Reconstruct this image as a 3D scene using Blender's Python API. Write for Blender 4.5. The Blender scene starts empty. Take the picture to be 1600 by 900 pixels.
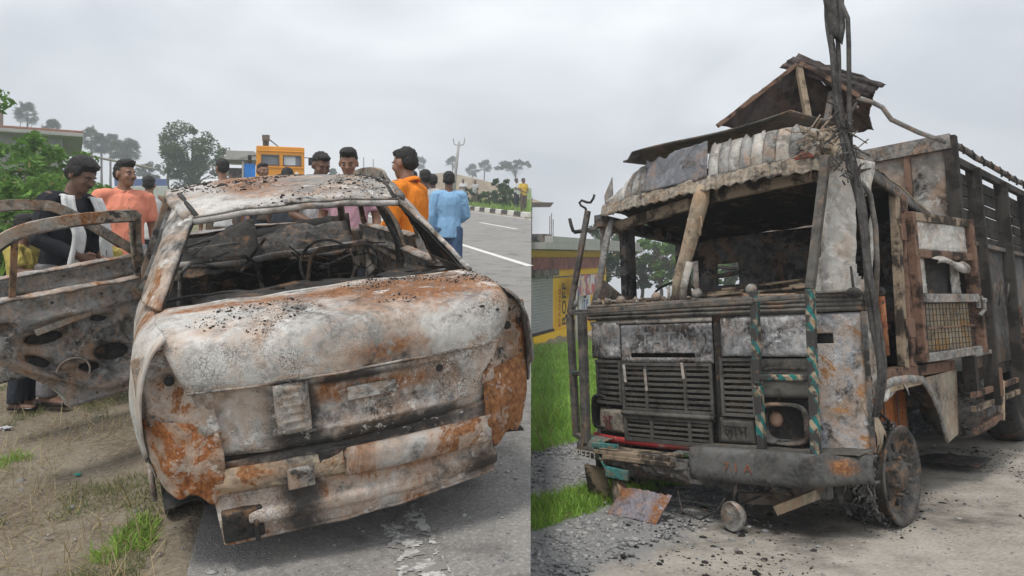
import bpy, bmesh, math, random
import numpy as np
from mathutils import Vector, Matrix, Euler, noise as mnoise
R = math.radians
random.seed(7); rng = np.random.default_rng(7)
scene = bpy.context.scene
COL = scene.collection

# ------------------------------------------------------------------ camera, sky, sun, exposure
EYE = 1.6
cam_d = bpy.data.cameras.new('camera'); cam = bpy.data.objects.new('camera', cam_d); COL.objects.link(cam)
cam.location = (0, 0, EYE); cam.rotation_euler = (R(90), 0, 0)
cam_d.lens = 27.0; cam_d.sensor_width = 36.0; cam_d.shift_y = -0.03125; cam_d.clip_start = .05; cam_d.clip_end = 3000
scene.camera = cam

world = bpy.data.worlds.new('World'); scene.world = world; world.use_nodes = True
wt = world.node_tree; wt.nodes.clear()
SUN_EL, SUN_AZ = 66, 215          # azimuth of the sun seen from the camera (0 = ahead, clockwise)
sky = wt.nodes.new('ShaderNodeTexSky'); sky.sky_type = 'NISHITA'; sky.sun_disc = False
sky.sun_elevation = R(SUN_EL); sky.sun_rotation = R(SUN_AZ); sky.air_density = 1.0; sky.dust_density = 4.0
bgs = wt.nodes.new('ShaderNodeBackground'); bgs.inputs['Strength'].default_value = .06
wt.links.new(sky.outputs[0], bgs.inputs['Color'])
tc = wt.nodes.new('ShaderNodeTexCoord')
mp = wt.nodes.new('ShaderNodeMapping'); mp.inputs['Scale'].default_value = (1.1, 1.1, 2.6)
wt.links.new(tc.outputs['Generated'], mp.inputs['Vector'])
nz = wt.nodes.new('ShaderNodeTexNoise'); nz.inputs['Scale'].default_value = 2.3; nz.inputs['Detail'].default_value = 5; nz.inputs['Roughness'].default_value = .5
nz.inputs['Distortion'].default_value = .3
wt.links.new(mp.outputs[0], nz.inputs['Vector'])
cr = wt.nodes.new('ShaderNodeValToRGB')
cr.color_ramp.elements[0].position = .35; cr.color_ramp.elements[0].color = (.48, .515, .555, 1)
cr.color_ramp.elements[1].position = .66; cr.color_ramp.elements[1].color = (.78, .80, .82, 1)
wt.links.new(nz.outputs[0], cr.inputs[0])
bgc = wt.nodes.new('ShaderNodeBackground'); bgc.inputs['Strength'].default_value = 1.0
wt.links.new(cr.outputs[0], bgc.inputs['Color'])
mx = wt.nodes.new('ShaderNodeMixShader'); mx.inputs[0].default_value = .9      # cloud cover over the clear sky
wt.links.new(bgs.outputs[0], mx.inputs[1]); wt.links.new(bgc.outputs[0], mx.inputs[2])
wo = wt.nodes.new('ShaderNodeOutputWorld'); wt.links.new(mx.outputs[0], wo.inputs['Surface'])

sun_d = bpy.data.lights.new('sun', 'SUN'); sun_d.energy = 1.5; sun_d.angle = R(12); sun_d.color = (1, .96, .9)
sun = bpy.data.objects.new('sun', sun_d); COL.objects.link(sun)
_az = R(SUN_AZ)
_d = Vector((math.sin(_az) * math.cos(R(SUN_EL)), math.cos(_az) * math.cos(R(SUN_EL)), math.sin(R(SUN_EL))))
sun.rotation_euler = _d.to_track_quat('Z', 'Y').to_euler()
sun.location = (0, 0, 60)
scene.view_settings.view_transform = 'Standard'; scene.view_settings.look = 'None'
scene.view_settings.exposure = .78; scene.view_settings.gamma = 1.0
scene.view_settings.use_curve_mapping = False
scene.cycles.use_denoising = True
scene.cycles.max_bounces = 5; scene.cycles.volume_bounces = 0

# ------------------------------------------------------------------ frames of the two roadsides
# near side: a road that climbs away from the viewer; far side: a yard that falls away below it
_a = math.atan(113 / 1200)
RL = Matrix(((1, 0, 0), (0, math.cos(_a), -math.sin(_a)), (0, math.sin(_a), math.cos(_a))))
ML = Matrix.Translation((0, 0, EYE)) @ RL.to_4x4() @ Matrix.Translation((0, 0, -1.5))
TU = Vector((0.72954546, -0.67831921, 0.08744413)); TV = Vector((0.68316867, 0.72879031, -0.04631683)); TW = Vector((-0.03231084, 0.09352932, 0.99509209))
MR = Matrix(((TU.x, TV.x, TW.x, 1.25180796), (TU.y, TV.y, TW.y, 5.11179493), (TU.z, TV.z, TW.z, -1.74174071 + EYE), (0, 0, 0, 1)))
MRI = MR.inverted()
_c = [[0.9057609656823751, -0.421164519882656, -0.04709055359775636], [0.4079181741150629, 0.8965657952795859, -0.17254720502319562], [0.11489054039721679, 0.13707743040594011, 0.9838749624828047]]
MCAR = Matrix.Translation((-0.5773399, 3.2086686, -1.2132708 + EYE)) @ Matrix(_c).to_4x4()
ROAD_D = Vector((-.30427, .95258, 0)); ROAD_N = Vector((.95258, .30427, 0))
BND = .0252                       # the retaining edge between road and yard: x = BND * y
def on_road(px, y, h=0.0):
    """world point on the climbing road, y metres ahead in its own frame, for a bearing px (1600-wide)"""
    r = RL.transposed() @ Vector(((px - 800) / 1200, 1, (400 - 287) / 1200))
    return ML @ Vector((y * r.x / r.y, y, h))
def L2W(x, y, z=0.0): return ML @ Vector((x, y, z))

# ------------------------------------------------------------------ mesh helpers
def V(*a): return Vector(a)
def catmull(keys, t):
    """keys: list of (t, tuple); smooth interpolation"""
    n = len(keys)
    if t <= keys[0][0]: return Vector(keys[0][1])
    if t >= keys[-1][0]: return Vector(keys[-1][1])
    for i in range(n - 1):
        if keys[i][0] <= t <= keys[i + 1][0]: break
    t0, t1 = keys[i][0], keys[i + 1][0]; f = (t - t0) / (t1 - t0)
    p1, p2 = Vector(keys[i][1]), Vector(keys[i + 1][1])
    p0 = Vector(keys[max(i - 1, 0)][1]); p3 = Vector(keys[min(i + 2, n - 1)][1])
    return .5 * ((2 * p1) + (p2 - p0) * f + (2 * p0 - 5 * p1 + 4 * p2 - p3) * f * f + (3 * p1 - p0 - 3 * p2 + p3) * f ** 3)
def sstep(a, b, x):
    t = min(1, max(0, (x - a) / (b - a))); return t * t * (3 - 2 * t)
def nz3(x, y, z, s=1.0, seed=0.0): return mnoise.noise(Vector((x * s + seed, y * s - seed * .7, z * s + seed * 1.3)))

class MB:
    def __init__(s): s.v = []; s.f = []; s.mi = []; s.cur = 0
    def add(s, vs, fs, M=None):
        o = len(s.v)
        s.v.extend([M @ Vector(v) for v in vs] if M is not None else [Vector(v) for v in vs])
        s.f.extend([tuple(i + o for i in f) for f in fs]); s.mi.extend([s.cur] * len(fs)); return s
    def box(s, c, size, rot=None, M=None):
        x, y, z = (q / 2 for q in size)
        vs = [V(a * x, b * y, d * z) for a in (-1, 1) for b in (-1, 1) for d in (-1, 1)]
        if rot is not None: rm = Euler(rot).to_matrix(); vs = [rm @ v for v in vs]
        vs = [v + Vector(c) for v in vs]
        return s.add(vs, [(0, 1, 3, 2), (4, 6, 7, 5), (0, 4, 5, 1), (2, 3, 7, 6), (0, 2, 6, 4), (1, 5, 7, 3)], M)
    def bar(s, p0, p1, w, h, up=(0, 0, 1), w1=None, h1=None):
        p0, p1 = Vector(p0), Vector(p1); d = (p1 - p0).normalized(); up = Vector(up)
        if abs(d.dot(up)) > .98: up = Vector((0, 1, 0))
        a = d.cross(up).normalized(); b = a.cross(d).normalized()
        w1 = w if w1 is None else w1; h1 = h if h1 is None else h1; vs = []
        for p, ww, hh in ((p0, w, h), (p1, w1, h1)):
            for i, j in ((-1, -1), (1, -1), (1, 1), (-1, 1)): vs.append(p + a * (i * ww / 2) + b * (j * hh / 2))
        return s.add(vs, [(0, 3, 2, 1), (4, 5, 6, 7), (0, 1, 5, 4), (1, 2, 6, 5), (2, 3, 7, 6), (3, 0, 4, 7)])
    def tube(s, pts, r, n=8, closed=False, flat=None):
        pts = [Vector(p) for p in pts]; m = len(pts); vs = []; up = Vector((0, 0, 1)); prev = None
        for i, p in enumerate(pts):
            if closed: d = pts[(i + 1) % m] - pts[i - 1]
            else: d = pts[min(i + 1, m - 1)] - pts[max(i - 1, 0)]
            d.normalize()
            if prev is None:
                a = d.cross(up)
                if a.length < .1: a = d.cross(Vector((0, 1, 0)))
            else: a = prev - d * prev.dot(d)
            a.normalize(); prev = a; b = d.cross(a)
            ri = r[i] if isinstance(r, (list, tuple)) else r
            ra, rb = (ri if isinstance(ri, (list, tuple)) else (ri, ri))
            for k in range(n):
                t = 2 * math.pi * k / n; vs.append(p + a * (math.cos(t) * ra) + b * (math.sin(t) * rb))
        fs = []
        for i in range(m if closed else m - 1):
            for k in range(n):
                j = (i + 1) % m; fs.append((i * n + k, i * n + (k + 1) % n, j * n + (k + 1) % n, j * n + k))
        if not closed: fs.append(tuple(range(n - 1, -1, -1))); fs.append(tuple((m - 1) * n + k for k in range(n)))
        return s.add(vs, fs)
    def grid(s, fn, nu, nv, keep=None):
        vs = [Vector(fn(i / nu, j / nv)) for j in range(nv + 1) for i in range(nu + 1)]
        fs = []
        for j in range(nv):
            for i in range(nu):
                if keep is None or keep((i + .5) / nu, (j + .5) / nv):
                    a = j * (nu + 1) + i; fs.append((a, a + 1, a + nu + 2, a + nu + 1))
        return s.add(vs, fs)
    def ribbon(s, pts, w, t, nrm=(1, 0, 0)):
        """flat strip of width w and thickness t swept along pts in the plane whose normal is nrm"""
        pts = [Vector(p) for p in pts]; m = len(pts); N = Vector(nrm).normalized(); vs = []
        for i, p in enumerate(pts):
            d = (pts[min(i + 1, m - 1)] - pts[max(i - 1, 0)]).normalized(); a = N.cross(d).normalized(); n2 = d.cross(a).normalized(); ww = w[i] if isinstance(w, list) else w
            vs += [p + a * ww / 2 + n2 * t / 2, p - a * ww / 2 + n2 * t / 2, p - a * ww / 2 - n2 * t / 2, p + a * ww / 2 - n2 * t / 2]
        fs = [(i * 4 + k, i * 4 + (k + 1) % 4, (i + 1) * 4 + (k + 1) % 4, (i + 1) * 4 + k) for i in range(m - 1) for k in range(4)] + [(3, 2, 1, 0), tuple((m - 1) * 4 + k for k in range(4))]
        return s.add(vs, fs)
    def lathe(s, prof, M=None, n=20):
        vs = []; m = len(prof)
        for k in range(n):
            t = 2 * math.pi * k / n
            for r, z in prof: vs.append((r * math.cos(t), r * math.sin(t), z))
        fs = [(k * m + i, ((k + 1) % n) * m + i, ((k + 1) % n) * m + i + 1, k * m + i + 1) for k in range(n) for i in range(m - 1)]
        return s.add(vs, fs, M)
    def prism(s, poly, d, M=None):
        """2-D polygon in x,y extruded along z by d"""
        n = len(poly); vs = [(x, y, 0) for x, y in poly] + [(x, y, d) for x, y in poly]
        fs = [tuple(range(n - 1, -1, -1)), tuple(range(n, 2 * n))] + [(i, (i + 1) % n, n + (i + 1) % n, n + i) for i in range(n)]
        return s.add(vs, fs, M)
    def ell(s, c, r, nu=12, nv=8, M=None, rot=None):
        vs = []; fs = []
        rm = Euler(rot).to_matrix() if rot is not None else None
        for j in range(nv + 1):
            ph = math.pi * j / nv
            for i in range(nu):
                t = 2 * math.pi * i / nu; q = V(r[0] * math.sin(ph) * math.cos(t), r[1] * math.sin(ph) * math.sin(t), r[2] * math.cos(ph))
                vs.append((rm @ q if rm else q) + Vector(c))
        for j in range(nv):
            for i in range(nu): fs.append((j * nu + i, (j + 1) * nu + i, (j + 1) * nu + (i + 1) % nu, j * nu + (i + 1) % nu))
        return s.add(vs, fs, M)
    def warp(s, fn): s.v = [Vector(fn(v)) for v in s.v]; return s
    def build(s, name, mat, parent=None, smooth=False, bevel=0, solid=0, sub=0, M=None, merge=False):
        me = bpy.data.meshes.new(name); me.from_pydata([tuple(v) for v in s.v], [], s.f)
        for m in (mat if isinstance(mat, (list, tuple)) else [mat]): me.materials.append(m)
        if isinstance(mat, (list, tuple)): me.polygons.foreach_set('material_index', s.mi)
        if merge:
            bm = bmesh.new(); bm.from_mesh(me); bmesh.ops.remove_doubles(bm, verts=bm.verts, dist=1e-5); bm.to_mesh(me); bm.free()
        if smooth: me.polygons.foreach_set('use_smooth', [True] * len(me.polygons))
        me.update()
        return link(name, me, parent, M, bevel, solid, sub)
def link(name, me, parent=None, M=None, bevel=0, solid=0, sub=0):
    o = bpy.data.objects.new(name, me); COL.objects.link(o)
    if parent is not None: o.parent = parent
    if M is not None: o.matrix_local = M
    if solid: md = o.modifiers.new('solid', 'SOLIDIFY'); md.thickness = solid; md.offset = 0
    if bevel: md = o.modifiers.new('bevel', 'BEVEL'); md.width = bevel; md.segments = 2; md.limit_method = 'ANGLE'; md.angle_limit = R(40)
    if sub: md = o.modifiers.new('sub', 'SUBSURF'); md.levels = sub; md.render_levels = sub
    return o
def tag(o, label=None, cat=None, group=None, kind=None):
    if label: o['label'] = label
    if cat: o['category'] = cat
    if group: o['group'] = group
    if kind: o['kind'] = kind
    return o
def thing(name, label, cat, M=None, group=None):
    o = bpy.data.objects.new(name, None); COL.objects.link(o); o.empty_display_size = .2
    if M is not None: o.matrix_world = M
    return tag(o, label, cat, group)
def np_mesh(name, verts, faces, mat, parent=None, kind=None, smooth=False):
    """verts (n,3), faces (m,k) numpy"""
    me = bpy.data.meshes.new(name); n, (m, k) = len(verts), faces.shape
    me.vertices.add(n); me.vertices.foreach_set('co', np.asarray(verts, np.float32).ravel())
    me.loops.add(m * k); me.loops.foreach_set('vertex_index', np.asarray(faces, np.int32).ravel())
    me.polygons.add(m); me.polygons.foreach_set('loop_start', np.arange(0, m * k, k, dtype=np.int32))
    if smooth: me.polygons.foreach_set('use_smooth', np.ones(m, bool))
    me.materials.append(mat); me.update(calc_edges=True); me.validate()
    o = link(name, me, parent)
    if kind: o['kind'] = kind
    return o
def yawM(p, rz, s=1.0): return Matrix.Translation(p) @ Matrix.Rotation(rz, 4, 'Z') @ Matrix.Scale(s, 4)
# ------------------------------------------------------------------ procedural materials
class G:
    def __init__(s, name):
        s.m = bpy.data.materials.new(name); s.m.use_nodes = True; s.t = s.m.node_tree; s.t.nodes.clear()
        s.tc = s.t.nodes.new('ShaderNodeTexCoord'); s.co = s.tc.outputs['Object']
    def n(s, typ, ins=None, **props):
        nd = s.t.nodes.new('ShaderNode' + typ)
        for k, v in props.items(): setattr(nd, k, v)
        for k, v in (ins or {}).items(): s.set(nd.inputs[k], v)
        return nd
    def set(s, sock, v):
        if isinstance(v, bpy.types.NodeSocket): s.t.links.new(v, sock)
        else:
            if sock.type == 'RGBA':
                if isinstance(v, (int, float)): v = (v, v, v)
                v = (*v[:3], 1)
            sock.default_value = v
    def mapv(s, scale=(1, 1, 1), loc=(0, 0, 0), vec=None, rot=(0, 0, 0)):
        return s.n('Mapping', {'Vector': vec or s.co, 'Scale': scale, 'Location': loc, 'Rotation': rot}).outputs[0]
    def noise(s, scale, detail=5, rough=.6, vec=None, dist=0, seed=0):
        if seed: vec = s.mapv(loc=(seed * 3.1, seed * 1.7, -seed * 2.3), vec=vec)
        return s.n('TexNoise', {'Vector': vec or s.co, 'Scale': scale, 'Detail': detail, 'Roughness': rough, 'Distortion': dist}).outputs[0]
    def vor(s, scale, feature='F1', vec=None, out=0, rnd=1):
        return s.n('TexVoronoi', {'Vector': vec or s.co, 'Scale': scale, 'Randomness': rnd}, feature=feature).outputs[out]
    def ramp(s, fac, stops, interp='LINEAR'):
        nd = s.n('ValToRGB', {0: fac}); e = nd.color_ramp; e.interpolation = interp
        while len(e.elements) < len(stops): e.elements.new(.5)
        for el, (p, c) in zip(e.elements, stops):
            el.position = p; el.color = (c, c, c, 1) if isinstance(c, (int, float)) else (*c[:3], 1)
        return nd.outputs[0]
    def mix(s, fac, a, b, blend='MIX'):
        nd = s.n('Mix', data_type='RGBA', blend_type=blend)
        s.set(nd.inputs[0], fac); s.set(nd.inputs[6], a); s.set(nd.inputs[7], b); return nd.outputs[2]
    def math(s, op, a, b=0.0, clamp=False):
        nd = s.n('Math', operation=op, use_clamp=clamp); s.set(nd.inputs[0], a); s.set(nd.inputs[1], b); return nd.outputs[0]
    def thr(s, fac, lo, hi): return s.n('MapRange', {0: fac, 1: lo, 2: hi, 3: 0.0, 4: 1.0}, interpolation_type='SMOOTHSTEP').outputs[0]
    def blob(s, c, r, wob, lo=.35, hi=1.3):
        """soft patch round c with radii r; wob: noise socket that frays its edge"""
        q = s.mapv(scale=tuple(1 / k for k in r), loc=tuple(-a / k for a, k in zip(c, r)))
        d = s.n('VectorMath', {0: q}, operation='LENGTH').outputs[1]
        d = s.math('ADD', d, s.math('MULTIPLY', s.math('SUBTRACT', wob, .5), 1.6))
        return s.math('SUBTRACT', 1.0, s.thr(d, lo, hi), clamp=True)
    def out(s, col, rough=.8, bump=None, bstr=.3, bdist=.01, metal=0.0, spec=.3, **extra):
        ins = {'Base Color': col, 'Roughness': rough, 'Metallic': metal, 'Specular IOR Level': spec}; ins.update(extra)
        b = s.n('BsdfPrincipled', ins)
        if bump is not None: s.set(b.inputs['Normal'], s.n('Bump', {'Height': bump, 'Strength': bstr, 'Distance': bdist}).outputs[0])
        s.t.links.new(b.outputs[0], s.n('OutputMaterial').inputs[0]); s.b = b
        return s.m

ASH, GREY, DARK = (.54, .52, .49), (.20, .188, .175), (.04, .037, .034)
RUST = [(.25, (.06, .027, .015)), (.5, (.22, .093, .036)), (.75, (.40, .21, .095))]
def burnt(name, ash=ASH, grey=GREY, dark=DARK, rust=.3, soot=.3, s=2.2, patches=(), seed=0, crack=.5, fleck=.5, bstr=.35, runs=0.0, rough=.8, rustc=RUST):
    """fire-scorched sheet metal: ash, bare grey, rust bloom, soot, crazed paint; patches = (kind, centre, radii)"""
    g = G(name)
    n1 = g.noise(s, 7, .68, dist=.6, seed=seed + 1); nf = g.noise(s * 9, 5, .72, seed=seed + 2)
    k = g.math('ADD', n1, g.math('MULTIPLY', g.math('SUBTRACT', nf, .5), .5))
    col = g.ramp(k, [(.34, dark), (.43, grey), (.50, tuple(.5 * a + .5 * b for a, b in zip(ash, grey))), (.59, ash)])
    bn = g.math('FRACT', g.math('MULTIPLY', g.noise(s * .55, 3, .5, dist=1.2, seed=seed + 17), 7.0)); col = g.mix(1.0, col, g.ramp(bn, [(0, .72), (.05, 1.0), (.12, 1.0), (.4, .86), (1, .72)]), 'MULTIPLY')
    rn = g.noise(s * 1.35, 6, .66, dist=.9, seed=seed + 5)
    if runs: rn = g.math('ADD', g.math('MULTIPLY', rn, 1 - runs), g.math('MULTIPLY', g.noise(1.0, 6, .6, vec=g.mapv(scale=(s * 6, s * 6, s * .8)), seed=seed + 9), runs))
    rcol = g.ramp(g.noise(s * 14, 4, .7, seed=seed + 7), rustc)
    lo = .72 - .34 * rust; rm = g.thr(rn, lo, lo + .13)
    rn = g.math('ADD', rn, g.math('MULTIPLY', g.math('SUBTRACT', nf, .5), .22)); rm = g.thr(rn, lo, lo + .05); halo = g.thr(rn, lo - .19, lo + .01)
    sn = g.math('ADD', g.noise(s * 1.1, 6, .70, dist=.5, seed=seed + 11), g.math('MULTIPLY', g.math('SUBTRACT', nf, .5), .2))
    if runs: sn = g.math('ADD', g.math('MULTIPLY', sn, 1 - runs), g.math('MULTIPLY', g.noise(1.0, 5, .65, vec=g.mapv(scale=(s * 5, s * 5, s * .7)), seed=seed + 19), runs))
    lo = .74 - .36 * soot; sm = g.thr(sn, lo, lo + .05)
    wob = g.noise(s * 3, 5, .65, dist=.5, seed=seed + 15)
    for kind, c, r in patches:
        p = g.blob(c, r, wob)
        if kind == 'rust': rm = g.math('MAXIMUM', rm, g.math('MULTIPLY', p, g.thr(g.math('ADD', nf, g.math('MULTIPLY', rn, .6)), .58, .80)))
        elif kind == 'soot': sm = g.math('MAXIMUM', sm, p)
        elif kind == 'ash':
            col = g.mix(g.math('MULTIPLY', p, .62), col, g.mix(nf, tuple(.72 * a for a in ash), tuple(min(1, 1.25 * a) for a in ash)))
            keep = g.math('SUBTRACT', 1.0, g.math('MULTIPLY', p, .7)); rm = g.math('MULTIPLY', rm, keep); sm = g.math('MULTIPLY', sm, keep)
        elif kind == 'grey':
            col = g.mix(g.math('MULTIPLY', p, .8), col, grey); keep = g.math('SUBTRACT', 1.0, g.math('MULTIPLY', p, .8)); rm = g.math('MULTIPLY', rm, keep)
    col = g.mix(g.math('MULTIPLY', g.thr(g.noise(s * 5, 5, .7, dist=.4, seed=seed + 13), .5, .66), .45), col, tuple(.35 * a + .65 * b for a, b in zip(dark, (.15, .115, .085))))
    if rust > .08: col = g.mix(g.math('MULTIPLY', halo, .62), col, g.mix(nf, tuple(.8 * c for c in rustc[2][1]), tuple(.55 * a + .5 * c for a, c in zip(ash, rustc[2][1]))))
    col = g.mix(rm, col, rcol); col = g.mix(g.math('MULTIPLY', sm, .94), col, g.mix(nf, (.012, .012, .012), (.045, .043, .041)))
    fk = g.math('MULTIPLY', g.thr(g.noise(s * 3.4, 8, .76, dist=.3, seed=seed + 29), .575, .60), g.thr(g.noise(s * .9, 3, .5, seed=seed + 31), .46, .58))
    col = g.mix(g.math('MULTIPLY', fk, .8), col, tuple(min(.7, 1.15 * a) for a in ash))
    if crack:
        wv = g.n('VectorMath', {0: g.co, 1: g.n('VectorMath', {0: g.n('TexNoise', {'Vector': g.co, 'Scale': 24.0, 'Detail': 3}).outputs[1], 'Scale': .05}, operation='SCALE').outputs[0]}, operation='ADD').outputs[0]
        e = g.vor(64, 'DISTANCE_TO_EDGE', vec=wv); cm = g.math('MULTIPLY', g.math('SUBTRACT', 1.0, g.thr(e, .0, .11)), g.thr(g.noise(3.3, 4, .6, seed=seed + 21), .50, .62))
        col = g.mix(g.math('MULTIPLY', cm, crack), col, (.04, .036, .033))
    if fleck:
        v = g.vor(130); fm = g.math('MULTIPLY', g.math('SUBTRACT', 1.0, g.thr(v, .16, .30)), g.thr(g.noise(3.9, 5, .65, seed=seed + 25), .46, .60))
        col = g.mix(g.math('MULTIPLY', fm, fleck), col, (.03, .026, .024))
    h = g.noise(s * 12, 5, .72, seed=seed + 3)
    return g.out(col, rough, h, bstr, .012)
def plain(name, col, rough=.7, var=.25, s=6, bstr=.2, seed=0, bs=40, spec=.3, bdist=.006):
    g = G(name); k = g.noise(s, 6, .62, seed=seed + 1)
    c = g.mix(k, tuple(max(0, a * (1 - 1.6 * var)) for a in col), tuple(min(1, a * (1 + 1.6 * var)) for a in col))
    return g.out(c, rough, g.noise(bs, 4, .6), bstr, bdist, spec=spec)
def cloth(name, col, stripe=None):
    g = G(name); k = g.noise(5, 4, .5); c = g.mix(k, tuple(a * .8 for a in col), tuple(min(1, a * 1.15) for a in col))
    h = g.math('ADD', g.noise(9, 3, .55, vec=g.mapv(scale=(1, 1, .45)), dist=.8), g.math('MULTIPLY', g.noise(160, 2), .05))
    return g.out(c, .9, h, .8, .05, spec=.1)

MAT = {}
M_SOOT = burnt('charred_black_metal', ash=(.055, .053, .051), grey=(.022, .021, .02), dark=(.009, .009, .009), rust=.10, soot=.75, s=4, seed=3, crack=.2, fleck=0)
M_SOOT2 = burnt('charred_grey_metal', ash=(.20, .195, .188), grey=(.075, .073, .07), dark=(.025, .025, .024), rust=.22, soot=.55, s=3, seed=5, crack=.3)
M_RUST = burnt('rusted_metal', ash=(.34, .30, .27), grey=(.14, .12, .11), rust=.95, soot=.25, s=3, seed=8, fleck=.4)
M_CARRED = plain('plain_rubber', (.03, .03, .03), .9)
def asphalt():
    g = G('asphalt'); n = g.noise(.8, 6, .6); f = g.noise(60, 4, .7); v = g.vor(150)
    c = g.mix(n, (.17, .163, .155), (.28, .27, .255)); c = g.mix(g.thr(f, .42, .75), c, (.38, .365, .34)); c = g.mix(g.math('MULTIPLY', g.thr(g.noise(2.2, 7, .7, seed=4), .5, .68), .55), c, (.075, .07, .066))
    c = g.mix(g.math('MULTIPLY', g.thr(g.noise(1.2, 5, .65, seed=9), .55, .7), .5), c, (.30, .275, .24))
    return g.out(c, .9, g.math('ADD', g.math('MULTIPLY', v, .7), f), .55, .012, spec=.2)
M_ASPH = asphalt()
def soil(name, a, b, dark, wet=.5, sc=1.0):
    g = G(name); n = g.noise(1.6 * sc, 7, .65, dist=.4); f = g.noise(26 * sc, 6, .7)
    c = g.mix(g.thr(n, .35, .65), a, b); c = g.mix(g.math('MULTIPLY', g.thr(g.noise(.9 * sc, 6, .7, seed=3), .5, .66), wet), c, dark)
    c = g.mix(g.math('MULTIPLY', g.thr(f, .45, .75), .6), c, tuple(x * 1.45 for x in b)); c = g.mix(g.math('MULTIPLY', g.math('SUBTRACT', 1.0, g.thr(f, .28, .44)), .7), c, tuple(x * .5 for x in a))
    h = g.math('ADD', f, g.math('ADD', g.math('MULTIPLY', n, 1.2), g.math('MULTIPLY', g.vor(45 * sc), .5)))
    return g.out(c, .95, h, .6, .025, spec=.12)
M_SOIL = soil('verge_soil', (.22, .18, .13), (.33, .28, .21), (.12, .10, .075))
M_FIELD = soil('field_soil', (.09, .16, .03), (.15, .23, .05), (.07, .10, .03), sc=.3)
M_YARD = soil('yard_soil', (.25, .22, .18), (.36, .325, .275), (.16, .14, .115), wet=.6)
M_CONC = plain('concrete', (.36, .35, .33), .9, .15, 2)
def leafmat(name, a, b, s=.7):
    g = G(name); k = g.noise(s, 4, .6); oi = g.n('NewGeometry'); c = g.mix(g.thr(k, .3, .7), a, b)
    c = g.mix(g.math('MULTIPLY', oi.outputs['Random Per Island'], .55), c, tuple(x * 1.7 for x in b))
    c = g.mix(g.math('MULTIPLY', g.math('GREATER_THAN', g.math('FRACT', g.math('MULTIPLY', oi.outputs['Random Per Island'], 7.3)), .86 if 'leaf' not in name else .97), .75), c, (.27, .22, .10))
    b_ = g.n('BsdfPrincipled', {'Base Color': c, 'Roughness': .6, 'Specular IOR Level': .25}); tr = g.n('BsdfTranslucent', {'Color': c})
    ms = g.n('MixShader', {0: .3}); g.t.links.new(b_.outputs[0], ms.inputs[1]); g.t.links.new(tr.outputs[0], ms.inputs[2])
    g.t.links.new(ms.outputs[0], g.n('OutputMaterial').inputs[0]); return g.m
M_GRASS = leafmat('green_grass', (.13, .25, .035), (.22, .36, .055), .9)
M_GRASS_D = leafmat('dull_grass', (.10, .125, .045), (.17, .185, .08), 2)
M_STRAW = leafmat('dry_straw', (.28, .22, .12), (.36, .29, .17), 4)
M_WEED = leafmat('weeds', (.12, .22, .04), (.22, .33, .06), .6)
M_LEAF1 = leafmat('leaf_mid', (.035, .075, .02), (.06, .11, .03)); M_LEAF2 = leafmat('leaf_bright', (.07, .145, .022), (.12, .225, .04))
M_LEAF3 = leafmat('leaf_dark', (.03, .055, .022), (.05, .08, .03)); M_BARK = plain('bark', (.12, .10, .08), .95, .3, 8, .6)
M_STONE = None
def stonemat():
    g = G('gravel_stone'); oi = g.n('NewGeometry').outputs['Random Per Island']; k = g.noise(30, 4, .6)
    c = g.ramp(oi, [(0, (.16, .165, .17)), (.4, (.27, .275, .28)), (.75, (.36, .355, .345)), (1, (.50, .49, .47))])
    return g.out(g.mix(g.math('MULTIPLY', k, .6), c, (.13, .125, .12)), .9, k, .3, .01, spec=.15)
M_STONE = stonemat()
def charmat():
    g = G('charred_crumb'); oi = g.n('NewGeometry').outputs['Random Per Island']
    return g.out(g.ramp(oi, [(0, (.012, .012, .012)), (.7, (.035, .032, .03)), (.88, (.10, .07, .045)), (1, (.28, .25, .22))]), .9)
M_CRUMB = charmat()
M_WHITEPAINT = plain('road_paint', (.62, .61, .58), .85, .2, 9)
# ------------------------------------------------------------------ ground of the climbing road
LAT_E = -.34; LAT_K = 10.85
def hL(x, y):
    lat = x * .95258 + y * .30427
    z = 0.0
    if lat < LAT_E:
        k = sstep(0, .55, LAT_E - lat); z = -.10 * k + k * (.035 * nz3(x, y, 0, .9) + .018 * nz3(x, y, 3, 3.1) + .008 * nz3(x, y, 5, 9))
    elif lat > LAT_K: z = .06 + .05 * nz3(x, y, 0, .3) * sstep(0, 2, lat - LAT_K)
    if lat < -4: z += .3 * sstep(-4, -14, lat) * (1 + .5 * nz3(x, y, 1, .1))
    return z
def geo(a, b, n, p=2.6): return [a + (b - a) * (i / n) ** p for i in range(n + 1)]
ys = [-4 + .3 * i for i in range(14)] + [y + .2 for y in geo(0, 259, 110, 2.4)]
ds = geo(0, 300, 110, 2.7)
mb = MB(); nxc = len(ds)
for y in ys:
    for d in ds:
        x = BND * y - d; mb.v.append(V(x, y, hL(x, y)))
for j in range(len(ys) - 1):
    for i in range(nxc - 1):
        a = j * nxc + i; mb.f.append((a, a + nxc, a + nxc + 1, a + 1))
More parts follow.
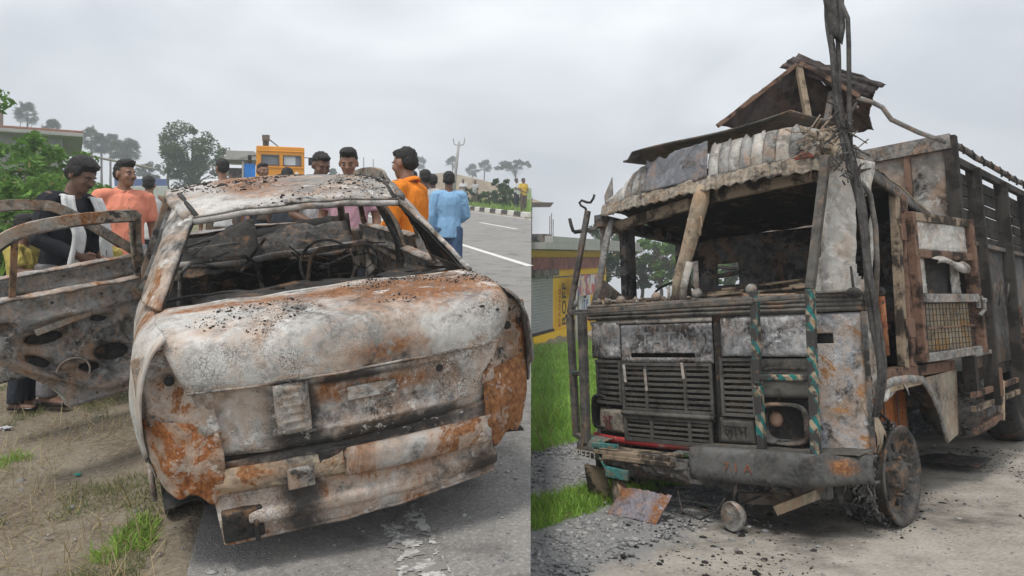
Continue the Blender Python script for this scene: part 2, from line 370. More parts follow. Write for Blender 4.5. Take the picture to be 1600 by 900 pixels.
def vergemat():
    g = G('verge_ground'); sep = g.n('SeparateXYZ', {0: g.co})
    lat = g.math('ADD', g.math('MULTIPLY', sep.outputs[0], .95258), g.math('MULTIPLY', sep.outputs[1], .30427))
    n = g.noise(1.5, 7, .65, dist=.4); f = g.noise(30, 6, .7); big = g.noise(.35, 4, .6)
    so = g.mix(g.thr(n, .35, .65), (.155, .125, .09), (.25, .215, .165)); so = g.mix(g.math('MULTIPLY', g.thr(f, .45, .75), .6), so, (.33, .295, .24))
    so = g.mix(g.math('MULTIPLY', g.math('SUBTRACT', 1.0, g.thr(f, .28, .45)), .7), so, (.085, .07, .05))
    gr = g.mix(n, (.08, .15, .025), (.15, .24, .05)); gr = g.mix(g.thr(f, .5, .8), gr, (.20, .27, .08))
    k = g.math('ADD', lat, g.math('MULTIPLY', g.math('SUBTRACT', big, .5), 3.0))
    left = g.math('SUBTRACT', 1.0, g.thr(k, -3.6, -2.2)); right = g.thr(lat, 10.8, 11.3)
    c = g.mix(g.math('MAXIMUM', left, right), so, gr)
    return g.out(c, .95, g.math('ADD', f, g.math('ADD', n, g.math('MULTIPLY', g.vor(45), .5))), .6, .025, spec=.1)
tag(mb.build('verge_ground', vergemat(), smooth=True, M=ML), kind='structure')
# road sheet, its lower wedge clipped by the retaining edge
def lat_pt(lat, along): p = ROAD_N * lat + ROAD_D * along; return V(p.x, p.y, 0)
def bnd_along(lat):     # along-road distance at which a line of that lateral offset meets the retaining edge
    # x = BND*y ; x = .95258 lat - .30427 s ; y = .30427 lat + .95258 s
    return (.95258 * lat - BND * .30427 * lat) / (.30427 + BND * .95258)
mb = MB(); nl = 44; na = 60
for j in range(nl + 1):
    lat = LAT_E + (LAT_K - LAT_E) * j / nl; s0 = max(-3.5, bnd_along(lat))
    for i in range(na + 1):
        s = s0 + (258 - s0) * (i / na) ** 2.2; e = (.05 * nz3(s, lat, 0, 2.3) + .03 * nz3(s, lat, 1, 7)) if j == 0 else 0
        mb.v.append(lat_pt(lat + e, s) + V(0, 0, .006))
for j in range(nl):
    for i in range(na): a = j * (na + 1) + i; mb.f.append((a, a + 1, a + na + 2, a + na + 1))
tag(mb.build('road', M_ASPH, smooth=True, M=ML), kind='structure')
# painted lines
def wornpaint():
    g = G('worn_road_paint'); n = g.noise(7, 8, .75, dist=.6); k = g.thr(n, .47, .55)
    c = g.mix(k, (.22, .21, .20), (.50, .49, .47)); return g.out(c, .9, g.noise(70, 4, .6), .4, .01, spec=.15)
M_WORN = wornpaint()
mb = MB()
def edge(t, s): return .06 * nz3(s, t, 0, 6) + .03 * nz3(s, t, 4, 21)
mb.grid(lambda u, v: lat_pt(.44 + .20 * u + .25 * edge(u > .5, 1.5 + v * 6), 1.55 + v * 1.95) + V(0, 0, .0105), 22, 150,
        keep=lambda u, v: nz3(u * 1.6, v * 14, 0, 1.5, 3) + .7 * nz3(u * 5, v * 50, 0, 1.3, 6) + .25 * abs(2 * u - 1) < .22)
tag(mb.build('worn_edge_line', M_WORN, M=ML), kind='structure')
mb = MB(); s0 = bnd_along(4.55) + .02
mb.grid(lambda u, v: lat_pt(4.47 + .15 * u, s0 + .05 * u + (180 - s0) * v ** 2) + V(0, 0, .0105), 1, 40)
tag(mb.build('white_lane_line', M_WHITEPAINT, M=ML), kind='structure')
mb = MB()
for k in range(14):
    a = bnd_along(7.9) + 1.3 + k * 9.0; mb.grid(lambda u, v: lat_pt(7.78 + .14 * u, a + 4.6 * v) + V(0, 0, .0105), 1, 2)
tag(mb.build('dashed_lane_line', M_WHITEPAINT, M=ML), kind='structure')
mb = MB(); s0 = bnd_along(10.5) + .03
mb.grid(lambda u, v: lat_pt(10.45 + .14 * u, s0 + .03 * u + (150 - s0) * v ** 2) + V(0, 0, .0105), 1, 30)
tag(mb.build('far_edge_line', M_WHITEPAINT, M=ML), kind='structure')
# kerb of painted blocks
kerb = tag(thing('kerb', None, None, ML), kind='structure')
KW = plain('kerb_white', (.62, .60, .55), .85, .25, 5); KB = plain('kerb_black', (.07, .065, .06), .85, .35, 5)
for k in range(52):
    a = bnd_along(10.95) + .35 + k * 1.0; mb = MB(); c = lat_pt(10.98, a + .47)
    mb.box((0, 0, .11), (.24, .95, .26)); mb.warp(lambda v: V(v.x * (1 - .25 * (v.z > .15)), v.y, v.z))
    o = mb.build('kerb_block', KW if k % 2 == 0 else KB, kerb, bevel=.02, M=Matrix.Translation(c) @ Matrix.Rotation(math.atan2(.30427, .95258), 4, 'Z'))
# retaining face below the road edge
def yard_z(x, y): return 1.25180796 * 0 + (-( -TW.dot(V(1.25180796, 5.11179493, -1.74174071)) + TW.x * x + TW.y * y) / TW.z) + EYE
mb = MB(); pr = []
for y in [-4] + [.2 + 2.2 * i for i in range(118)]:
    p = ML @ V(BND * y - .05, y, -.03); pr.append((p, V(p.x, p.y, min(yard_z(p.x, p.y), p.z) - 1.2)))
for (a, b) in pr: mb.v += [a, b]
for i in range(len(pr) - 1): mb.f.append((2 * i, 2 * i + 1, 2 * i + 3, 2 * i + 2))
tag(mb.build('retaining_wall', M_CONC, solid=.02), kind='structure')

# ------------------------------------------------------------------ ground of the truck yard (truck frame: u across, v back, w up)
def hR(u, v):
    z = .012 * nz3(u, v, 0, 1.6) + .006 * nz3(u, v, 2, 6)
    if u < -2.6: z += .68 * sstep(-2.6, -15, u) ** .8 + .04 * nz3(u, v, 4, .8)
    if -2.7 < u < .15: z += .02
    z += .10 * sstep(2.2, 6.5, u) * (1 + .6 * nz3(u, v, 7, .5))
    return z
ys = [-3 + .35 * i for i in range(9)] + [y + .2 for y in geo(0, 259, 120, 2.4)]
mb = MB()
for y in ys:
    for d in ds:
        x = BND * y - .25 + d; q = MRI @ V(x, y, yard_z(x, y)); mb.v.append(V(q.x, q.y, hR(q.x, q.y)))
for j in range(len(ys) - 1):
    for i in range(nxc - 1): a = j * nxc + i; mb.f.append((a, a + 1, a + nxc + 1, a + nxc))
def yardmat():
    g = G('yard_ground'); sep = g.n('SeparateXYZ', {0: g.co}); u = g.math('ADD', sep.outputs[0], g.math('MULTIPLY', g.math('SUBTRACT', g.noise(1.6, 6, .65), .5), .55))
    n = g.noise(1.3, 7, .66, dist=.4); f = g.noise(34, 6, .7); v = g.vor(60)
    so = g.mix(g.thr(n, .35, .65), (.295, .265, .225), (.42, .385, .335)); so = g.mix(g.math('MULTIPLY', g.thr(f, .46, .74), .6), so, (.50, .475, .43))
    so = g.mix(g.math('MULTIPLY', g.math('SUBTRACT', 1.0, g.thr(f, .3, .44)), .7), so, (.12, .10, .085))
    sootn = g.noise(1.1, 7, .7, seed=6); near = g.blob((.4, 1.5, 0), (1.6, 3.2, 9), g.noise(2.5, 6, .7, seed=2), .3, 1.0)
    so = g.mix(g.math('MULTIPLY', g.math('MULTIPLY', near, g.thr(sootn, .38, .6)), .85), so, (.045, .042, .038))
    gv = g.mix(f, (.14, .14, .14), (.36, .355, .35)); gr = g.mix(n, (.07, .15, .02), (.13, .24, .04))
    c = g.mix(g.math('SUBTRACT', 1.0, g.thr(u, .05, .3)), so, gv)
    strip = g.math('MULTIPLY', g.thr(u, -1.28, -1.15), g.math('SUBTRACT', 1.0, g.thr(u, -.72, -.58)))
    strip = g.math('MAXIMUM', strip, g.math('SUBTRACT', 1.0, g.thr(u, -2.9, -2.6)))
    c = g.mix(strip, c, gr)
    heap = g.math('SUBTRACT', 1.0, g.thr(u, -15.5, -13.0)); c = g.mix(heap, c, g.mix(n, (.24, .19, .14), (.34, .29, .22)))
    return g.out(c, .95, g.math('ADD', f, g.math('ADD', n, g.math('MULTIPLY', v, .6))), .6, .025, spec=.1)
tag(mb.build('yard_ground', yardmat(), smooth=True, M=MR), kind='structure')

# ------------------------------------------------------------------ scattered ground cover
def blades(name, P, h, w, lean, mat, M=None, parent=None, curl=.5):
    """P (n,3) roots; three-joint blades"""
    n = len(P); az = rng.uniform(0, 2 * np.pi, n); la = rng.uniform(0, 1, n) ** .7 * lean; ba = rng.uniform(0, 2 * np.pi, n)
    hh = h * rng.uniform(.45, 1.25, n); ww = w * rng.uniform(.7, 1.3, n)
    side = np.stack([np.cos(ba), np.sin(ba), np.zeros(n)], 1) * ww[:, None] / 2
    dirn = np.stack([np.cos(az) * np.sin(la), np.sin(az) * np.sin(la), np.cos(la)], 1)
    l2 = np.minimum(la + curl * rng.uniform(.2, 1, n), 1.7); d2 = np.stack([np.cos(az) * np.sin(l2), np.sin(az) * np.sin(l2), np.cos(l2)], 1)
    m1 = P + dirn * (hh * .55)[:, None]; tip = m1 + d2 * (hh * .45)[:, None]
    vs = np.stack([P - side, P + side, m1 - side * .75, m1 + side * .75, tip], 1).reshape(-1, 3)
    b = np.arange(n)[:, None] * 5; fs = np.concatenate([b + [0, 1, 3], b + [0, 3, 2], b + [2, 3, 4]], 0)
    o = np_mesh(name, vs, fs, mat, parent, 'stuff')
    if M is not None: o.matrix_world = M
    return o
OCT = np.array([(1, 0, 0), (-1, 0, 0), (0, 1, 0), (0, -1, 0), (0, 0, 1), (0, 0, -1), (.6, .6, .5), (-.6, .55, .5), (-.55, -.6, .45), (.6, -.55, .5)], float)
OCF = np.array([(6, 0, 2), (7, 2, 1), (8, 1, 3), (9, 3, 0), (4, 6, 7), (4, 7, 8), (4, 8, 9), (4, 9, 6), (6, 2, 7), (7, 1, 8), (8, 3, 9), (9, 0, 6), (5, 2, 0), (5, 1, 2), (5, 3, 1), (5, 0, 3)])
def stones(name, P, size, mat, M=None, flat=.6, parent=None, sd=.5):
    n = len(P); sz = size * np.exp(rng.normal(0, sd, n)) ; sc = np.stack([rng.uniform(.7, 1.3, n), rng.uniform(.6, 1.1, n), rng.uniform(.45, .9, n) * flat * 1.4], 1) * sz[:, None]
    vs = OCT[None] * rng.uniform(.7, 1.2, (n, 10, 1)) * sc[:, None]; t = rng.uniform(0, 6.28, n); c, s = np.cos(t)[:, None], np.sin(t)[:, None]
    x = vs[..., 0] * c - vs[..., 1] * s; y = vs[..., 0] * s + vs[..., 1] * c; vs = np.stack([x, y, vs[..., 2]], -1)
    tl = rng.normal(0, .35, n)[:, None]; vs = np.stack([vs[..., 0], vs[..., 1] * np.cos(tl) - vs[..., 2] * np.sin(tl), vs[..., 1] * np.sin(tl) + vs[..., 2] * np.cos(tl)], -1)
    vs = vs + P[:, None]; fs = (np.arange(n)[:, None, None] * 10 + OCF[None]).reshape(-1, 3)
    o = np_mesh(name, vs.reshape(-1, 3), fs, mat, parent, 'stuff')
    if M is not None: o.matrix_world = M
    return o
def scat(n, x0, x1, y0, y1, hf, keep=None, yp=1.0):
    out = []
    while len(out) < n:
        x = random.uniform(x0, x1); y = y0 + (y1 - y0) * random.random() ** yp
        if keep is None or keep(x, y): out.append((x, y, hf(x, y)))
    return np.array(out)
# gravel beside the truck
def kg(u, v):
    w = .12 * nz3(u, v, 9, 1.6)
    return (-.62 < u + w < .16) or (-2.75 < u + w < -1.22)
P = scat(15000, -2.9, .3, -2.4, 9, hR, kg, 1.5); tag(stones('gravel', P, .0135, M_STONE, MR, sd=.38), 'grey crushed gravel beside the burnt truck', 'gravel')
def ks(u, v): return random.random() < (.9 if u < .5 else .25) * (1 if v < 4 else .5)
P = scat(2600, .1, 6, -2.2, 9, hR, ks, 1.4); tag(stones('loose_pebbles', P, .009, M_STONE, MR), 'small pebbles on the yard soil', 'pebbles')
def kc(u, v): return nz3(u, v, 1, 1.4) + .55 * math.exp(-((u - .9) ** 2 + (v - .6) ** 2) / 2.2) > .28
P = scat(3400, -.5, 3.6, -1.4, 6, hR, kc); tag(stones('charred_crumbs', P, .0055, M_CRUMB, MR, sd=.6), 'black charred crumbs round the burnt front wheel', 'debris')
# grass strips by the gravel
P = scat(17000, -1.3, -.56, -1.9, 7, hR, lambda u, v: -1.2 < u + .1 * nz3(u, v, 5, 3) < -.62, 1.4)
tag(blades('grass_strip', P, .085, .007, .9, M_GRASS, MR), 'low bright grass strip between two gravel bands', 'grass')
P = scat(2200, -14, -2.7, 0, 18, hR, lambda u, v: (MR @ V(u, v, 0)).x > BND * (MR @ V(u, v, 0)).y and nz3(u, v, 0, .9, 6) > .15); tag(blades('bank_weeds', P, .34, .03, .9, M_WEED, MR), 'taller pale weeds on the grass bank', 'weeds')
P = scat(30000, -14, -2.65, -1, 18, hR, lambda u, v: (MR @ V(u, v, 0)).x > BND * (MR @ V(u, v, 0)).y and nz3(u, v, 0, 1.0) > -.45, 1.0)
tag(blades('grass_bank', P, .16, .014, .8, M_GRASS, MR), 'green grass bank below the yellow shop', 'grass')
# verge of the climbing road
def latf(x, y): return x * .95258 + y * .30427
P = scat(22000, -5, -.8, 2.4, 8, hL, lambda x, y: latf(x, y) < -.5 and nz3(x, y, 0, 1.15, 2.2) + .3 * nz3(x, y, 3, 4) > .08, 1.2)
tag(blades('trampled_grass', P, .06, .0045, 1.45, M_GRASS_D, ML), 'trampled dull grass on the dirt verge', 'grass')
P = scat(900, -5, -.9, 2.3, 6, hL, lambda x, y: latf(x, y) < -.5 and .5 * nz3(x, y, 0, 3.0, 5.2) + .8 * math.exp(-((x + 1.62) ** 2 + (y - 3.2) ** 2) / .05) + .8 * math.exp(-((x + 2.9) ** 2 + (y - 4.3) ** 2) / .03) > .42 + .5 * abs(nz3(x, y, 2, 9)), 1.2)
tag(blades('fresh_grass', P, .075, .005, 1.25, M_GRASS, ML), 'fresh green grass tufts on the dirt verge', 'grass')
P = scat(4200, -5, -.75, 2.3, 7, hL, lambda x, y: latf(x, y) < -.42 and nz3(x, y, 0, 1.4, 8) > -.1, 1.3); P[:, 2] += .006
tag(blades('dry_straw', P, .15, .0042, 1.62, M_STRAW, ML, curl=.1), 'dry straw strewn over the dirt verge', 'straw')
P = scat(1500, -5, -.3, 2.2, 8, hL, lambda x, y: latf(x, y) < -.2); tag(stones('verge_pebbles', P, .007, M_STONE, ML), 'small pebbles on the dirt verge', 'pebbles')
P = scat(900, -1.2, .06, 2.4, 5, hL, lambda x, y: x < BND * y - .01 and latf(x, y) > -.3); P[:, 2] += .008
tag(stones('road_grit', P, .0045, M_STONE, ML), 'loose grit on the asphalt behind the burnt car', 'grit')
def kgf(x, y): return latf(x, y) < -2.5 + .8 * nz3(x, y, 1, .4)
P = scat(26000, -16, -2, 4.5, 24, hL, kgf, 1.4); tag(blades('roadside_grass', P, .17, .014, .8, M_WEED, ML), 'knee low green grass left of the road', 'grass')
P = scat(12000, -26, -4, 9, 40, hL, lambda x, y: latf(x, y) < -3.6 + nz3(x, y, 1, .25) and nz3(x, y, 2, .22) > -.05, 1.2); tag(blades('tall_weeds', P, .55, .05, .6, M_WEED, ML), 'tall pale green weeds below the brick house', 'weeds')
P = scat(5000, -9, 2, 30, 60, hL, lambda x, y: x < BND * y - .1 and latf(x, y) > 11.3, 1.0); tag(blades('far_kerb_grass', P, .4, .05, .7, M_WEED, ML), 'hazy weeds behind the striped kerb', 'weeds')
# ------------------------------------------------------------------ burnt saloon car (x right, y forward from the tail, z up)
car = thing('burnt_car', 'burnt out saloon car with rusted ash grey boot and open doors', 'car', MCAR)
MC_LID = burnt('scorched_boot_lid', rust=.30, soot=.20, s=3.4, seed=21, crack=.75, fleck=.75, patches=[
    ('ash', (-.30, -.02, .88), (.5, .3, .10)), ('ash', (.42, -.02, .88), (.34, .3, .11)), ('ash', (-.62, .2, .95), (.16, .35, .2)), ('rust', (.12, .34, 1.03), (.52, .12, .08)), ('rust', (.42, .16, 1.0), (.34, .13, .07)),
    ('rust', (-.38, .40, 1.03), (.40, .07, .06)), ('rust', (.36, .26, 1.02), (.45, .28, .12)), ('rust', (.1, .0, .86), (.2, .2, .06)), ('grey', (-.02, .05, .93), (.22, .2, .1))])
MC_LOW = burnt('scorched_lid_face', rust=.40, soot=.30, s=4.0, seed=31, crack=.9, fleck=.6, runs=.3, patches=[
    ('soot', (-.27, 0, .60), (.11, .3, .34)), ('soot', (-.22, 0, .58), (.06, .3, .3)), ('ash', (-.44, 0, .66), (.13, .3, .13)), ('rust', (.02, 0, .70), (.34, .3, .05)), ('soot', (.15, 0, .52), (.5, .3, .045)), ('ash', (.50, 0, .62), (.10, .3, .18)), ('rust', (-.12, 0, .75), (.08, .3, .05)), ('soot', (-.05, 0, .76), (.25, .3, .03))])
MC_PANEL = burnt('scorched_back_panel', rust=.5, soot=.30, s=4.2, seed=41, crack=.6, fleck=.6, runs=.3, patches=[
    ('soot', (-.27, 0, .35), (.10, .3, .34)), ('soot', (-.26, 0, .3), (.06, .3, .3)), ('rust', (.22, 0, .38), (.40, .3, .06)), ('ash', (.0, 0, .25), (.24, .3, .06)), ('ash', (-.42, 0, .28), (.1, .3, .07)), ('rust', (-.48, 0, .44), (.12, .3, .06)), ('soot', (0, 0, .49), (.7, .3, .03)), ('soot', (.5, 0, .26), (.12, .3, .06))])
MC_ROOF = burnt('scorched_roof', rust=.26, soot=.34, s=3.2, seed=51, crack=.3, fleck=.95, patches=[('rust', (-.12, 1.7, 1.45), (.30, .7, .2)), ('ash', (-.45, 1.3, 1.4), (.14, .8, .2)), ('grey', (.25, 1.5, 1.45), (.35, .9, .2)), ('ash', (-.1, 1.08, 1.36), (.5, .06, .1))])
MC_SIDE = burnt('scorched_flank', rust=.30, soot=.14, s=2.2, seed=61, crack=.4, fleck=.3, patches=[('ash', (-.8, .1, .8), (.3, .35, .3)), ('rust', (-.79, .55, .95), (.2, .12, .2))])
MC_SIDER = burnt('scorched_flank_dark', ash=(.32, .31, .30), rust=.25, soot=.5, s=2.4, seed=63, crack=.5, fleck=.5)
MC_CAV = burnt('rusted_lamp_recess', rust=.55, soot=.2, s=4.5, seed=71, crack=.3, fleck=.5, patches=[('soot', (-.69, 0, .83), (.03, .3, .03))])
MC_CORNER = burnt('orange_rust_corner', ash=(.44, .40, .35), rust=.66, soot=.26, s=4.5, seed=75, crack=.2, fleck=.4, rustc=[(.25, (.07, .026, .012)), (.5, (.27, .095, .03)), (.75, (.44, .20, .075))])
MC_DOOR = burnt('scorched_door', ash=(.46, .45, .43), rust=.3, soot=.33, s=2.8, seed=81, crack=.3, fleck=.4)
MC_DIN = burnt('sooty_door_inside', ash=(.33, .32, .305), grey=(.14, .137, .13), rust=.30, soot=.36, s=4.2, seed=85, crack=.2, fleck=.3)
MC_FRAME = burnt('scorched_window_frame', ash=(.40, .37, .33), grey=(.16, .14, .112), rust=.34, soot=.42, s=5, seed=87, crack=0, fleck=.3)

def dent(p, a, s=3.0, seed=0):
    r = 1 - 2.6 * abs(nz3(p[0], p[1], p[2], s * 1.6, seed + 5))
    return a * (.8 * nz3(p[0], p[1], p[2], s, seed) + .45 * nz3(p[0], p[1], p[2], s * 2.6, seed + 3) + .5 * r)
def plan(x):
    k = abs(x)
    return .03 - .08 * (1 - (k / .62) ** 2) if k < .62 else .03 + .25 * (k - .62) + 1.6 * (k - .62) ** 2
# --- boot lid: rolled top panel down to the crease
LIDK = [(0, (.52, 1.005, .715)), (.25, (.36, 1.008, .715)), (.48, (.17, .998, .71)), (.60, (.075, .975, .70)), (.68, (.035, .942, .69)), (.82, (.012, .875, .668)), (1, (.008, .79, .635))]
def lid(u, v):
    y, z, w = catmull(LIDK, v); s = 2 * u - 1; x = s * w
    bow = (1 - s * s); y -= .072 * bow * sstep(.1, .6, v) + .02 * bow * (1 - v); z += .014 * bow * (1 - .6 * v)
    z -= .012 * sstep(.92, 1, abs(s)) * (1 - .5 * v); y += .022 * sstep(.88, 1, abs(s)) * sstep(.4, 1, v)
    p = V(x, y, z); d = dent(p, .008, 3.2, 2); p.z += d * (1 - v * .7); p.y += d * v
    p.y -= .012 * math.exp(-((x - .35) ** 2 + (z - .86) ** 2) / .004); return p
mb = MB(); mb.grid(lid, 70, 44); o = mb.build('boot_lid', MC_LID, car, smooth=True, solid=.006)
# rolled hem along the crease and dark shut line
mb = MB(); mb.tube([lid(i / 40, 1.0) + V(0, .0, -.002) for i in range(41)], .006, 6); mb.build('hem', MC_LOW, o, smooth=True)
# --- lid face below the crease with number plate recess, pressed ribs
def face(u, v):
    s = 2 * u - 1; z = .785 - .285 * v; w = .625 - .085 * v; x = s * w
    y = .03 - .082 * (1 - s * s) + .02 * v
    rec = sstep(.33, .29, abs(x - .03)) * sstep(.765, .745, z) * sstep(.60, .62, z); y += .03 * rec
    y -= .018 * math.exp(-((z - .575) / .012) ** 2) * sstep(.55, .4, abs(x)); y += .02 * sstep(.53, .50, z)
    lam = ((x + .43) / .13) ** 2 + ((z - .67) / .11) ** 2; y += .03 * (1 - sstep(.6, 1.25, lam)) * (1 if x < -.2 else 0)
    p = V(x, y, z); p.y += dent(p, .008, 5, 7); return p
mb = MB(); mb.grid(face, 80, 40); o = mb.build('boot_lid_face', MC_LOW, car, smooth=True, solid=.005)
mb = MB(); mb.box((.04, -.028, .69), (.20, .012, .055)); mb.build('number_plate_bracket', burnt('ash_bracket', rust=.3, soot=.1, s=6, seed=77), o, bevel=.004)
for nm, cx_, cz, sx, sz in (('stamped_plate', -.275, .68, .13, .20), ('hatch_plate', -.27, .40, .10, .085)):
    mb = MB(); mb.grid(lambda u, v: V(cx_ + (u - .5) * sx, (-.045 if cz > .5 else -.052) - .012 * (1 - (2 * u - 1) ** 8) * (1 - (2 * v - 1) ** 8) + .006 * math.sin(v * 40) * (abs(u - .5) < .28) * (cz > .5), cz + (v - .5) * sz), 20, 24)
    mb.build(nm, burnt('pale_' + nm, ash=(.46, .42, .37), rust=.2, soot=.2, s=7, seed=79, crack=.2), car, smooth=True, solid=.004)
mb = MB(); mb.lathe([(.0, 0), (.014, 0), (.016, .004)], Matrix.Translation((.32, -.052, .735)) @ Matrix.Rotation(R(90), 4, 'X'), 14); mb.build('lock_hole', M_SOOT, o)
# --- back panel and bumper beam
def back(u, v):
    s = 2 * u - 1; z = .505 - .32 * v + .015 * s; w = .60 - .03 * v; x = s * w
    y = .035 - .06 * (1 - s * s) - .015 * v
    y -= .03 * sstep(.30, .285, z) * sstep(.23, .245, z); y += .03 * sstep(.49, .50, z)
    p = V(x, y, z); p.y += dent(p, .014, 5.5, 12); p.z += dent(p, .006, 4, 3) * v; return p
mb = MB(); mb.grid(back, 80, 30, keep=lambda u, v: nz3(u * 9, v * 4, 0, 1, 4) > -.9 or v < .1 or v > .9); bp = mb.build('back_panel', MC_PANEL, car, smooth=True, solid=.006)
def beam(u, v):
    x = -.10 + .66 * u; a = R(-110 + 220 * v); s = x / .6
    return V(x, .012 - .055 * (1 - s * s) - .034 * math.cos(a) * sstep(-.02, .12, u) * sstep(1.02, .86, u) + dent((x, 0, v), .006, 5, 2), .415 - .058 * math.sin(a) - .012 * s)
mb = MB(); mb.grid(beam, 40, 14); mb.build('bumper_beam', burnt('orange_ash_beam', rust=.62, soot=.12, s=2.6, seed=91, patches=[('ash', (.05, 0, .42), (.14, .3, .08))]), car, smooth=True, solid=.005)
mb = MB(); mb.grid(lambda u, v: V(-.10 - .48 * u, .012 - .05 * (1 - u) - .024 * math.cos((v - .5) * 3) * sstep(1.02, .8, u), .47 - .10 * v) + V(0, dent((u, v, 0), .012, 4, 9), 0), 24, 8); mb.build('bent_bumper_rail', burnt('tan_rail', ash=(.45, .38, .28), rust=.5, soot=.3, s=4, seed=93), car, smooth=True, solid=.005)
mb = MB(); mb.tube([back(i / 30, 1) + V(0, -.004, 0) for i in range(31)], .008, 6); mb.build('bottom_hem', MC_PANEL, bp, smooth=True)
mb = MB(); mb.box((-.495, .0, .245), (.15, .05, .12)); mb.box((-.45, -.035, .22), (.018, .025, .09)); mb.build('tow_bracket', M_SOOT, car, bevel=.008)
mb = MB(); mb.box((-.13, -.035, .455), (.13, .02, .06)); mb.build('bumper_slot', M_SOOT, bp, bevel=.004)
# --- tail corners: lamp recess, rust bracket, ragged edge
for sgn in (-1, 1):
    ml = MC_CAV if sgn < 0 else burnt('rusted_lamp_recess_dark', rust=.6, soot=.45, s=4, seed=73, patches=[('rust', (.74, 0, .55), (.1, .3, .2))])
    def cav(u, v):
        x = .585 + .225 * u; z = .965 - .30 * v - .06 * v * (1 - u); x -= .05 * v * (1 - u) ** 2; z -= .05 * u * u * (1 - v)
        y = plan(x) + .012; y += .055 * math.exp(-(((u - .5) / .28) ** 2 + ((v - .42) / .30) ** 2)); y -= .012 * math.exp(-((u - .84) / .05) ** 2) + .010 * math.exp(-((u - .14) / .06) ** 2)
        p = V(sgn * x, y, z); p.y += dent(p, .010, 8, 4); return p
    mb = MB(); mb.grid(cav, 24, 30); cv = mb.build('lamp_recess', ml, car, smooth=True, solid=.005)
    mb = MB(); mb.lathe([(.0, .008), (.017, .008), (.019, 0)], Matrix.Translation((sgn * .69, .075, .83)) @ Matrix.Rotation(R(90), 4, 'X'), 16); mb.build('bulb_hole', M_SOOT, cv, smooth=True)
    for k, (qx, qz) in enumerate(((.66, .91), (.77, .88), (.76, .70), (.70, .67))):
        mb = MB(); mb.lathe([(0, .004), (.007, .004), (.007, 0)], Matrix.Translation((sgn * qx, .05 + .05 * (qx - .6) * 5, qz)) @ Matrix.Rotation(R(90), 4, 'X'), 8); mb.build('bolt', M_SOOT2, cv)
    def corner(u, v):
        x0 = .555 - .035 * math.sin(v * 3.0) + .03 * v; x1 = .80 - .05 * v * v; x = x0 + (x1 - x0) * u; z = .685 - (.335 if sgn < 0 else .37) * v - .03 * (1 - u) * (1 - v) + .05 * u * v * v - .015 * math.sin(u * 9 + 1) * v
        y = plan(x) + .004 - .030 * math.sin(v * 2.8) * math.sin(.3 + u * 2.4); y += .02 * math.exp(-((u - .55) / .10) ** 2) * sstep(.35, .6, v)
        p = V(sgn * x, y, z); p.y += dent(p, .014, 7, 11); return p
    mb = MB(); mb.grid(corner, 22, 26); cn = mb.build('bumper_corner', MC_CORNER if sgn < 0 else M_RUST, car, smooth=True, solid=.006)
    mb = MB()
    for k in range(2 if sgn < 0 else 1): mb.tube([corner(.3 + .35 * k + .05 * math.sin(v * 3), v) + V(0, -.0, 0) for v in (.1, .25, .4, .6, .8, .95)], .006, 6)
    mb.build('pressed_rib', MC_CORNER, cn, smooth=True)
    # quarter panel with wheel arch
    SP = [(0, (.715, 1.0)), (.12, (.775, .95)), (.28, (.815, .86)), (.5, (.838, .70)), (.75, (.825, .52)), (1, (.79, .33))]
    def quarter(u, v):
        y = .045 + 1.115 * u; q = catmull([(a, (b[0], b[1], 0)) for a, b in SP], v); k = .955 + .045 * sstep(0, .35, y)
        z = q.y - .05 * (1 - sstep(0, .3, y)) * v; y += .10 * v * (1 - sstep(0, .2, u)) * (1 if v > .55 else .3)
        p = V(sgn * q.x * k, y, z); d = dent(p, .007, 3, 5); p.x += d; return p
    def qk(u, v):
        p = quarter(u, v); return (p.y - .80) ** 2 + (p.z - .26) ** 2 > .335 ** 2 and not (p.y < .40 and p.z < .56 - .5 * (p.y - .1))
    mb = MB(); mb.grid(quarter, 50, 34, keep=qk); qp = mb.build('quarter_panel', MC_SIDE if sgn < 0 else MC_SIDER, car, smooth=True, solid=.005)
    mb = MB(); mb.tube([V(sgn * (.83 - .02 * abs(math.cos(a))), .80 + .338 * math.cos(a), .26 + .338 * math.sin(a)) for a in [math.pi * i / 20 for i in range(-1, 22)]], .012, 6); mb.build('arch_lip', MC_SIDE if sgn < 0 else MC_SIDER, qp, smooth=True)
    # rear edge roll of the flank
    mb = MB(); mb.tube([quarter(0, i / 30) + V(0, -.002, 0) for i in range(21)], [.008 - .0002 * i for i in range(21)], 6); mb.build('flank_edge', MC_SIDE if sgn < 0 else MC_SIDER, qp, smooth=True)
    # C pillar
    def cp(u, v):
        a = catmull([(0, (.515, 1.05, 1.335)), (.5, (.60, .80, 1.20)), (1, (.705, .52, 1.01))], v); b = catmull([(0, (.59, 1.42, 1.375)), (.5, (.675, 1.32, 1.21)), (1, (.775, 1.25, .99))] if sgn > 0 else [(0, (.585, 1.30, 1.365)), (.5, (.66, 1.10, 1.22)), (1, (.765, .90, 1.0))], v)
        p = a.lerp(b, u); p.x += .018 * math.sin(u * math.pi); p.x *= sgn; return p + V(dent(p, .005, 6, 3), 0, 0)
    mb = MB(); mb.grid(cp, 14, 26); pl = mb.build('rear_pillar', MC_SIDE if sgn < 0 else MC_ROOF, car, smooth=True, solid=.02)
    mb = MB(); mb.grid(lambda u, v: cp(.04 + .96 * u, v) + V(-sgn * .022, 0, -.01), 10, 20); mb.build('pillar_lining', M_SOOT, pl, smooth=True, solid=.008)
    mb = MB(); mb.tube([cp(0, i / 16) for i in range(17)], .013, 7); mb.build('pillar_edge', MC_ROOF if sgn > 0 else MC_SIDE, pl, smooth=True)
